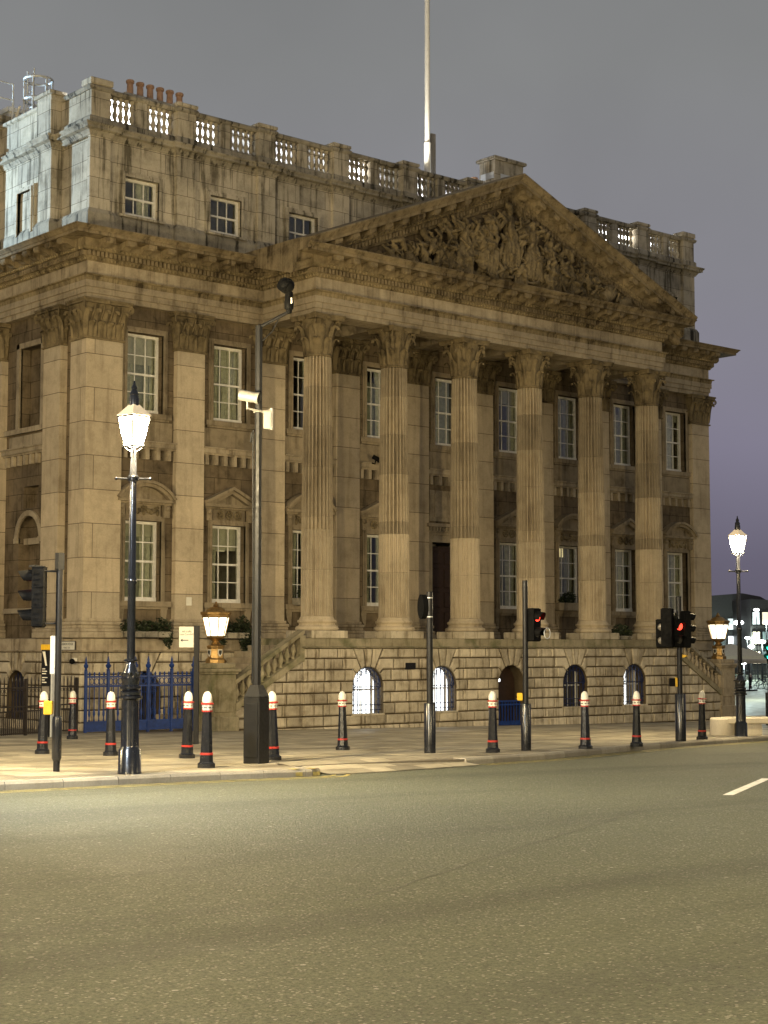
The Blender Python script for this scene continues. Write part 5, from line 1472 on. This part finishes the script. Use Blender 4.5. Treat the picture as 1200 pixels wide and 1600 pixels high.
obj('camera_yoke', MB().tube([ip(-.17,.17,5.95),ip(-.17,.15,5.80),ip(0,.07,5.77)], .022, 6), M['white2'], t)
m = MB().tube([ip(-.08,0,5.76),ip(.10,.02,5.76),ip(.22,.02,5.79)], .022, 6); m.tube([ip(.22,.02,5.82),ip(.22,.02,5.46)], .032, 8)
bx_ = MB().bev(-.06,.06,-.05,.05,-.15,.15,.01); m.put(bx_, ip(.15,.02,5.62), R(28)); m.tube([(.064*math.cos(R(a)),.064*math.sin(R(a)),5.77) for a in range(0,361,30)], .02, 6)
obj('mast_bracket', m, M['white2'], t, 40)
obj('conduit', MB().tube([ip(-.08,.03,5.45),ip(-.085,.03,5.3),ip(-.07,.02,3.0),ip(-.07,.02,1.3)], .014, 6).tube([ip(-.10,.03,5.42),ip(-.12,.03,5.25)], .022, 6), M['mast'], t)

# ---------------- direction sign
t = thing('direction_sign', 'slim black post carrying a cream direction plate with a left arrow', 'sign', place(-4.4,-12.4), R(-41-14))
obj('post', MB().box(-.055,.055,-.03,.03,0,2.60), M['ironm'], t)
obj('plate', MB().bev(-.40,-.06,-.04,-.02,2.12,2.58,.006), M['cream'], t)
flat('All traffic\nuse Cornhill', .062, M['ink'], 'lettering', t, Matrix.Translation((-.22,-.0415,2.44)) @ FACE)
m = MB().poly([(-.37,2.28),(-.32,2.315),(-.32,2.29),(-.18,2.29),(-.18,2.27),(-.32,2.27),(-.32,2.245)], lambda u,z,d: (u,-.0405-d,z), 0, .001)
obj('arrow', m, M['ink'], t)
# ---------------- street name plate on the basement corner
t = thing('street_name_plate', 'white street name plate on the basement corner behind the signal post', 'sign', (-.185,.5,2.49), R(-90))
obj('plate', MB().bev(-.52,.46,-.01,.01,-.12,.12,.004), M['cream'], t)
m = MB()
for a in ((-.53,.47,-.135,-.121),(-.53,.47,.121,.135)): m.box(a[0],a[1],-.012,.01,a[2],a[3])
m.box(.461,.475,-.012,.01,-.135,.135); m.box(-.535,-.521,-.012,.01,-.135,.135)
obj('plate_border', m, M['ink'], t)
flat('MANSION HOUSE', .098, M['ink'], 'lettering', t, Matrix.Translation((-.02,-.0115,.045)) @ FACE); flat('PLACE  EC4', .07, M['ink'], 'lettering', t, Matrix.Translation((.0,-.0115,-.06)) @ FACE)
# wall camera below it and two on the wall inside the portico
t = thing('wall_camera', 'small dark dome camera on the rusticated corner below the name plate', 'camera', (-.19,.05,2.05))
obj('dome', MB().ball((-.08,0,-.02), .085, 12, 8), M['plastic'], t, 60); obj('mount', MB().box(-.06,.06,-.05,.05,-.02,.08), M['white'], t)
t = thing('wall_camera', 'black bullet camera on the wall behind the second column', 'camera', (11.15,-.25,8.78))
obj('body', MB().tube([(-.10,-.1,.16),(.22,-.25,-.04)], [.075,.085], 10), M['plastic'], t, 40); obj('mount', MB().tube([(-.05,.05,-.05),(-.05,-.15,-.1),(0,-.15,.06)], .025, 6), M['plastic'], t)
t = tag(obj('wall_notice', MB().bev(-.10,.10,-.012,.0,-.13,.13,.004), M['cream'], loc=(3.66,-.205,3.86)), 'small white notice low on the pilaster between the first two windows', 'notice')

# ---------------- blue gate
def finial(m, x, y, z, s=1.0):
    m.lathe([(.05*s,z),(.06*s,z+.03),(.03*s,z+.05),(.075*s,z+.10),(.085*s,z+.15),(.04*s,z+.20),(.05*s,z+.22),(.03*s,z+.25),(.035*s,z+.30),(.008*s,z+.40)], 10, x, y)
gx0, gx1, gy = -1.25, 2.36, -2.40
t = thing('blue_gate', 'royal blue ornamental iron gate and railings before the left wing', 'gate', (gx0, gy, G(gx0,gy)))
GL = gx1-gx0; zdr = lambda x: G(gx0+x,gy)-G(gx0,gy)
for x in (0, .72, 1.62, 2.05, 2.85, GL):
    m = MB().box(x-.035,x+.035,-.035,.035,zdr(x),1.72); finial(m, x, 0, 1.72, .95 if x not in (0,GL) else .8)
    obj('gate_post', m, M['blue'], t, 40)
for z0, z1, nm in ((.02,.07,'rail'),(.26,.31,'rail'),(1.26,1.31,'rail'),(1.52,1.57,'rail')): obj(nm, MB().box(0,GL,-.02,.02,z0,z1), M['blue'], t)
obj('kick_plate', MB().box(0,GL,-.008,.008,.07,.26), M['blue'], t)
bar = mesh(MB().lathe([(.018,.31),(.03,.33),(.018,.36),(.016,.42),(.036,.50),(.03,.58),(.016,.66),(.015,1.26)], 8).lathe([(.016,1.57),(.03,1.60),(.035,1.63),(.02,1.66),(.012,1.68)], 8).box(-.008,.008,-.008,.008,1.31,1.52), M['blue'], 40, name='bar')
ring = mesh(MB().tube([(.07*math.cos(R(a)),0,1.415+.085*math.sin(R(a))) for a in range(0,361,30)], .012, 6), M['blue'], 40, name='ring')
k = 0; x = .12
while x < GL-.05:
    if min(abs(x-p) for p in (0,.72,1.62,2.05,2.85,GL)) > .07: link('bar', bar, t, (x,0,0))
    link('ring', ring, t, (x+.07,0,0)); x += .155
# ---------------- dark railings further left
t = thing('dark_railings', 'dark brown iron railings with dense lower bars at the far left', 'railing', (-5.3,-4.9,G(-5.3,-4.9)), R(22))
M['brown'] = paint('brown_black_iron', (.028,.020,.013), .45, vary=.3)
bar = mesh(MB().box(-.011,.011,-.011,.011,.03,1.38).lathe([(.018,1.38),(.02,1.40),(.004,1.50)], 6), M['brown'], name='bar')
sb = mesh(MB().box(-.009,.009,-.009,.009,.03,.62), M['brown'], name='short_bar')
for i in range(28): link('bar', bar, t, (-.9+i*.15,0,0))
for i in range(28): link('short_bar', sb, t, (-.825+i*.15,0,0))
for z in (.06,.62,.74,1.22): obj('rail', MB().box(-.95,3.25,-.016,.016,z-.018,z+.018), M['brown'], t)
m = MB()
for i in range(28): m.tube([(-.9+.075+i*.15+.045*math.cos(R(a)),0,1.14+.045*math.sin(R(a))) for a in range(0,361,45)], .007, 5)
tag(obj('scroll_rings', m, M['brown'], t), kind='stuff')
for x in (-.95,1.15,3.25): obj('rail_post', MB().box(x-.035,x+.035,-.035,.035,0,1.45), M['brown'], t)
# ---------------- wayfinding totem
t = thing('wayfinding_totem', 'slim black wayfinding totem with a yellow cap before the side wall', 'sign', place(-4.1,-5.4,.0), R(-41-30))
obj('panel', MB().box(-.22,.10,-.05,.05,.0,2.20), M['ironm'], t); obj('side_strip', MB().box(.10,.14,-.052,.052,.0,2.20), M['galv'], t)
obj('yellow_cap', MB().bev(-.235,.18,-.065,.065,2.20,2.34,.01), M['yellow'], t)
m = MB()
for i, (w, z) in enumerate(((.10,1.72),(.16,1.66),(.13,1.60),(.18,1.50),(.09,1.44),(.15,1.38))): m.box(-.19,-.19+w,-.053,-.051,z-.012,z+.012)
obj('print_lines', m, M['white'], t)
obj('map_panel', MB().box(-.19,.06,-.054,-.051,.95,1.28), M['greylens'], t)
m = MB().poly([(-.19,2.16),(-.10,2.16),(-.03,1.80),(-.08,1.80)], lambda u,z,d: (u,-.051-d,z), 0, .003); obj('arrow_mark', m, M['cream'], t)

# ---------------- plants
def leaves(m, c, r, n, size=.09):
    for i in range(n):
        a = rnd.random()*2*PI; b = math.acos(rnd.uniform(-1,1)); q = rnd.random()**.4
        p = Vector((c[0]+r[0]*q*math.sin(b)*math.cos(a), c[1]+r[1]*q*math.sin(b)*math.sin(a), c[2]+r[2]*q*math.cos(b)))
        u = Vector((rnd.uniform(-1,1),rnd.uniform(-1,1),rnd.uniform(-.6,.6))).normalized(); v = u.cross(Vector((rnd.uniform(-1,1),rnd.uniform(-1,1),rnd.uniform(-1,1)))).normalized(); s = size*rnd.uniform(.6,1.2)
        m.add([p-u*s, p+v*s*.35, p+u*s, p-v*s*.35], [(0,1,2,3)])
def plant(name, label, cat, loc, clumps, group=None, n=170, size=.075, trough=None):
    t = thing(name, label, cat, loc, 0, group); m = MB()
    for c, r in clumps: leaves(m, c, r, int(n*r[0]*r[2]*16)+60, size)
    obj('foliage', m, M['leaf'], t, recalc=False)
    s = MB()
    for c, r in clumps: s.tube([(c[0]*.6, c[1]*.6+.02, min(0,c[2])-.02),(c[0],c[1],c[2])], [.022,.008], 5)
    obj('stem', s, M['brown'], t)
    if trough:
        m = MB().bev(-trough[0]/2,trough[0]/2,-trough[1]/2,trough[1]/2,-trough[2],0,.015); m.box(-trough[0]/2-.02,trough[0]/2+.02,-trough[1]/2-.02,trough[1]/2+.02,-.05,-.01)
        obj('trough', m, M[trough[3]], t)
    return t
PG = 'plants on the ledges of the mansion'
plant('hanging_plant', 'dark trailing plant below the first ground-floor window, behind the lamp post', 'plant', (1.95,-.46,2.92), [((-.55,0,.15),(.35,.16,.25)),((0,0,.12),(.35,.16,.22)),((.55,0,.1),(.35,.16,.35)),((.75,-.06,-.2),(.16,.08,.35))], PG, trough=(1.6,.26,.18,'soot'))
plant('hanging_plant', 'dark trailing ivy right of the near gilded lantern', 'plant', (5.0,-.50,2.90), [((-.4,0,.15),(.3,.18,.3)),((.05,0,.1),(.3,.18,.25)),((.5,0,.15),(.33,.18,.4)),((.6,-.08,-.3),(.25,.1,.5)),((-.3,-.06,-.15),(.2,.1,.3))], PG, trough=(1.3,.26,.18,'soot'))
plant('window_box', 'stone window box with a clipped shrub, right of the fourth column', 'plant', (20.95,-.22,4.12), [((.0,0,.18),(.36,.16,.26)),((-.3,0,.08),(.2,.14,.16))], PG, trough=(1.35,.28,.30,'stone'))
plant('window_box', 'dark window box plant low in the bay behind the first column', 'plant', (8.35,-.22,4.05), [((0,0,.15),(.45,.14,.28))], PG, trough=(1.1,.26,.24,'soot'))
plant('portico_shrub', 'low leafy shrub on the portico edge between the fifth and sixth columns', 'plant', (21.0,-2.75,2.86), [((0,0,.2),(.42,.25,.25)),((.35,0,.1),(.25,.2,.15)),((-.35,0,.08),(.2,.2,.12))], PG, trough=(.9,.34,.13,'soot'))
plant('portico_shrub', 'grey-green shrub beside the far end pilaster, behind the signal heads', 'plant', (26.9,-.5,2.92), [((0,0,.4),(.32,.22,.55)),((.3,0,.2),(.22,.2,.3))], PG, trough=(.9,.3,.18,'soot'))

# ---------------- flagpole on the roof
t = thing('flagpole', 'tall white flagpole rising from the roof behind the pediment', 'flagpole', (14.9,1.05,18.4))
obj('pole', MB().lathe([(.13,0),(.13,2.6),(.10,2.62),(.098,12.0),(.09,16.0)], 16), M['white'], t, 40)
obj('base_bracket', MB().box(.16,.36,-.06,.1,.0,3.0), M['greylens'], t)
fl = MB(); n = 12
for i in range(n+1):
    for j in range(5):
        u = i/n; v = j/4; fl.v.append((.12+u*1.5, .16*math.sin(u*7+v), 12.35-v*1.3-.9*u*u+.18*math.sin(u*5)))
for i in range(n):
    for j in range(4): fl.f.append((i*5+j,(i+1)*5+j,(i+1)*5+j+1,i*5+j+1))
obj('flag', fl, M['cream'], t, 60)

flood(13.9,.75,18.7,(14.9,1.05,27.5), 1700, (1,.97,.9), .2, 50, B, 'flagpole_uplight')
flood(5.0,2.9,18.6,(5.0,4.0,21.4), 60, (1,.9,.75), .2, 120, B, 'added_chimney_light')  # unseen lamp added to brighten the chimney pots
# ---------------- stone bench at the right edge
t = thing('stone_bench', 'pale stone bench slab at the kerb behind the right street lamp', 'bench', place(10.3,-15.5), R(-41+8))
m = MB(); n = 14
m.bev(.0,3.2,-.3,.35,.30,.47,.03); obj('seat', m, M['kerbpale'], t)
m = MB().lathe([(.30,0),(.32,.03),(.32,.42),(.28,.46)], 20, -.05, .02); obj('end_block', m, M['kerbpale'], t, 40)
obj('leg', MB().bev(.35,.95,-.26,.3,0,.30,.02), M['kerbpale'], t); obj('leg', MB().bev(2.3,2.9,-.26,.3,0,.30,.02), M['kerbpale'], t)


# ---------------- beyond the side street
def px_(d, l, z=None): x, y = dl(d, l); return (x, y, FZ if z is None else z)
def wall_windows(t, w, h, nx, nz, mats, x0=0, z0=1.0, mw=.72, mh=.62, y=-.06):
    cw, chh = w/nx, (h-z0)/nz
    fm = mesh(MB().box(-cw*mw/2-.12,cw*mw/2+.12,-.05,.05,-chh*mh/2-.12,chh*mh/2+.12), M['ironm'], name='window')
    pm = {}
    for i in range(nx):
        for j in range(nz):
            c = (x0-w/2+cw*(i+.5), y, z0+chh*(j+.5))
            o = link('window', fm, t, c)
            k = mats[(i*7+j*3+rnd.randrange(3)) % len(mats)]
            if k not in pm: pm[k] = mesh(MB().box(-cw*mw/2,cw*mw/2,-.02,.02,-chh*mh/2,chh*mh/2), M[k], name='pane')
            link('pane', pm[k], o, (0,-.05,0))
M['officelit'] = glow('lit_office_glass', (.85,.97,.95), 1.1, .5, .6); M['officewarm'] = glow('lit_office_warm', (1,.9,.65), 1.2, .5, .6)
M['officedim'] = glow('dim_office_glass', (.4,.5,.5), .06); M['shopglow'] = glow('lit_shopfront', (.9,.98,1.0), 1.7, .5, .8)
M['cladding'] = paint('dark_cladding', (.07,.065,.06), .5); M['palec'] = paint('pale_far_stone', (.32,.32,.30), .8)
def block(label, d, l, w, dep, h, mat, nx, nz, mats, rz=R(-41), roof=None, z0=1.0, group='buildings across the side street'):
    t = thing('office_building', label, 'building', px_(d,l), rz, group)
    wl = obj('wall', MB().box(-w/2,w/2,0,dep,0,h), M[mat], t)
    wall_windows(t, w, h, nx, nz, mats, z0=z0)
    if roof: obj('roof', MB().poly(roof, lambda u,z,dd: (u,-dd,z), -dep, .3), M['cladding'], t)
    else: obj('roof', MB().box(-w/2-.2,w/2+.2,-.25,dep,h,h+.4), M['cladding'], t)
    return t
def lat(px, d): return (px-600)/2550*d
block('pale lit office block peeping past the corner of the mansion', 215, lat(1112,215), 5.2, 12, 8.6, 'palec', 4, 3, ('officelit','officewarm','officelit','officedim'), z0=4.6)
block('dark broad-shouldered office building with a band of lit windows behind the right lamp', 200, lat(1166,200), 8.6, 16, 7.0, 'cladding', 5, 3, ('officelit','shopglow','officedim','officelit','shopglow','officedim'), roof=[(-4.6,7.0),(4.6,7.0),(4.4,7.7),(1.6,9.3),(-.6,9.7),(-4.4,9.4)], z0=.6)
block('low dark building with pale lit panes at the right edge of the view', 190, lat(1210,190), 5.6, 16, 7.6, 'cladding', 5, 3, ('officewarm','officelit','officedim'), roof=[(-2.9,7.6),(2.9,7.6),(2.9,8.0),(-1,8.6),(-2.9,8.7)], z0=.8)
# street lights far off
def far_lamp(label, d, l, h):
    t = thing('distant_street_light', label, 'street lamp', px_(d,l), R(-41), 'distant street lights')
    obj('pole', MB().lathe([(.07,0),(.05,h)], 8), M['ironm'], t)
    obj('lamp_head', MB().ball((0,0,h), .24, 8, 6, (1.3,1,.6)), M['farglow'], t)
    li = bpy.data.lights.new('far_light', 'POINT'); li.energy = 1300; li.color = (.80,1.0,.92); li.shadow_soft_size = .3
    lo = bpy.data.objects.new('far_light', li); C.objects.link(lo); lo.parent = t; lo.location = (0,-.4,h-.35)
M['farglow'] = glow('distant_lamp_glass', (.95,1.0,.95), 9)
for lab, pxx, d, h in (('distant white street light just right of the far gilded lantern',1131,150,4.9),('distant street light high beside the dark office roof',1181,170,7.0),('distant street light over the lit shopfronts',1172,150,3.2),('distant street light low at the right edge',1189,140,3.6),('distant street light between the lamp column and the bus',1166,190,4.2),('added lamp brightening the cream parasols from in front',1153,98,4.6),('faint distant light at the very right edge',1196,165,5.6),('distant light low behind the far bollards',1160,160,1.6)):  # the one before the parasols is an unseen lamp, added to brighten them
    far_lamp(lab, d, lat(pxx,d), h)
# red bus
t = thing('red_bus', 'red double-decker bus in the distance behind the parasols', 'bus', px_(205, lat(1163,205)), R(-41-25))
M['busred'] = paint('bus_red', (.55,.02,.02), .3)
obj('body', MB().bev(-1.25,1.25,0,9,.4,4.3,.18), M['busred'], t)
obj('windscreen', MB().bev(-1.1,1.1,-.05,.05,1.1,2.2,.04), M['officelit'], t); obj('upper_window', MB().bev(-1.1,1.1,-.05,.05,2.8,3.8,.04), M['shopglow'], t)
for s in (-.85,.85):
    obj('headlamp', MB().ball((s,-.08,.85), .17, 8, 6), M['farglow'], t); w = obj('wheel', MB().lathe([(.2,-.14),(.48,-.12),(.48,.12),(.2,.14)], 14), M['ironm'], t, loc=(s*1.2,1.6,.48)); w.rotation_euler = (0,R(90),0)
# parasols
def parasol(label, d, l, w, h):
    t = thing('parasol', label, 'parasol', px_(d,l), R(-41+20), 'cream parasols on the far pavement')
    c = MB(); k = w/2
    c.add([(-k,-k,h),(k,-k,h),(k,k,h),(-k,k,h),(0,0,h+.85),(-k,-k,h-.22),(k,-k,h-.22),(k,k,h-.22),(-k,k,h-.22)], [(0,1,4),(1,2,4),(2,3,4),(3,0,4),(0,5,6,1),(1,6,7,2),(2,7,8,3),(3,8,5,0)])
    obj('canopy', c, M['parasol'], t); obj('pole', MB().lathe([(.05,0),(.04,h+.8)], 8), M['ironm'], t); obj('foot', MB().bev(-.4,.4,-.4,.4,0,.12,.02), M['ironm'], t)
M['parasol'] = paint('cream_canvas', (.62,.54,.42), .8, vary=.08)
parasol('cream square parasol behind the far stair pedestal', 112, lat(1140,112), 3.2, 2.55); parasol('cream parasol further right, behind the lamp column', 118, lat(1168,118), 2.6, 2.2)
# barrier rails and bicycles
t = thing('guard_barrier', 'low dark pedestrian barrier beyond the parasols', 'barrier', px_(150, lat(1172,150)), R(-41))
for i in range(9): obj('bar', MB().box(-1.2+i*.3-.03,-1.2+i*.3+.03,-.03,.03,0,1.0), M['ironm'], t)
for z in (.2,.95): obj('rail', MB().box(-1.25,1.25,-.035,.035,z,z+.06), M['ironm'], t)
def bike(label, d, l, rz):
    t = thing('bicycle', label, 'bicycle', px_(d,l), rz, 'bicycles parked on the far pavement')
    for x in (-.52,.52):
        w = obj('wheel', MB().tube([(x+.33*math.cos(R(a)),0,.34+.33*math.sin(R(a))) for a in range(0,361,20)], .022, 6), M['ironm'], t, 40)
        q = MB()
        for a in range(0,180,30): q.tube([(x+.32*math.cos(R(a)),0,.34+.32*math.sin(R(a))),(x-.32*math.cos(R(a)),0,.34-.32*math.sin(R(a)))], .004, 4)
        obj('spokes', q, M['galv'], w)
    q = MB()
    for a, b in (((-.52,.34),(-.1,.34)),((-.1,.34),(-.2,.82)),((-.2,.75),(.35,.78)),((-.1,.34),(.38,.72)),((-.52,.34),(-.19,.75)),((.52,.34),(.35,.85)),((.35,.85),(.32,1.0))): q.tube([(a[0],0,a[1]),(b[0],0,b[1])], .02, 6)
    obj('frame', q, M['bluedk'], t, 40)
    obj('saddle', MB().bev(-.33,-.08,-.07,.07,.84,.90,.02), M['plastic'], t); obj('handlebar', MB().tube([(.25,-.28,1.02),(.33,-.1,1.0),(.33,.1,1.0),(.25,.28,1.02)], .018, 6), M['plastic'], t)
bike('bicycle parked near the right edge beyond the distant bollard', 120, lat(1186,120), R(-41+10)); bike('second bicycle parked at the very right edge', 122, lat(1197,122), R(-41-20))
t = tag(obj('planter_box', MB().bev(-.35,.35,-.35,.35,0,1.1,.02), M['greenbox'], loc=px_(118, lat(1146,118)), rz=R(-41)), 'small dark green box left of the lamp column, far off', 'cabinet')
# cool floodlight on the roof across the side street, aimed at the attic's side
t = thing('floodlight_mast', 'tall floodlight mast in the side street, left of the view', 'floodlight', (-9.0,15.0,G(-9,15)))
obj('post', MB().lathe([(.12,0),(.08,16.0)], 12), M['ironm'], t)
f = flood(0,0,16.0-.0, (9.2,-11.4,19.0), 19000, (.56,.80,1.0), .5, 37, t, 'flood_head', .1)
# cool LED street light just left of the view
t = thing('led_street_light', 'modern white LED street light on the kerb, left of the view', 'street lamp', place(-18.6,-25.6))
obj('post', MB().lathe([(.09,0),(.06,5.2)], 12), M['ironm'], t)
flood(0,0,5.2, (6.5,.4,0.0), 4300, (.78,.88,1.0), .5, 150, t, 'lamp_head', .3, blend=1.0)
print('OBJECTS', len(bpy.data.objects))

# stone buildings on the junction's other corners, behind the viewpoint
def corner(label, x, y, rz, w, dep, h, nx, nz):
    t = thing('junction_building', label, 'building', (x,y,.7), rz, 'stone buildings around the junction behind the viewpoint')
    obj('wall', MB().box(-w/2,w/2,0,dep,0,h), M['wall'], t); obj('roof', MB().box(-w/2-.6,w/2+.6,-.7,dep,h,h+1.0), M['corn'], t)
    wall_windows(t, w, h, nx, nz, ('officedim','officedim','officedim','officewarm','officedim'), z0=1.0, mw=.42, mh=.6)
corner('stone bank building behind the viewpoint, left', -75,-70, R(-41+180-20), 46, 14, 20, 12, 4)
corner('stone exchange building behind the viewpoint, right', -22,-100, R(-41+180+25), 50, 14, 21, 13, 4)
corner('stone office building across the junction, far right', 36,-72, R(-41+180+75), 44, 14, 20, 11, 4)
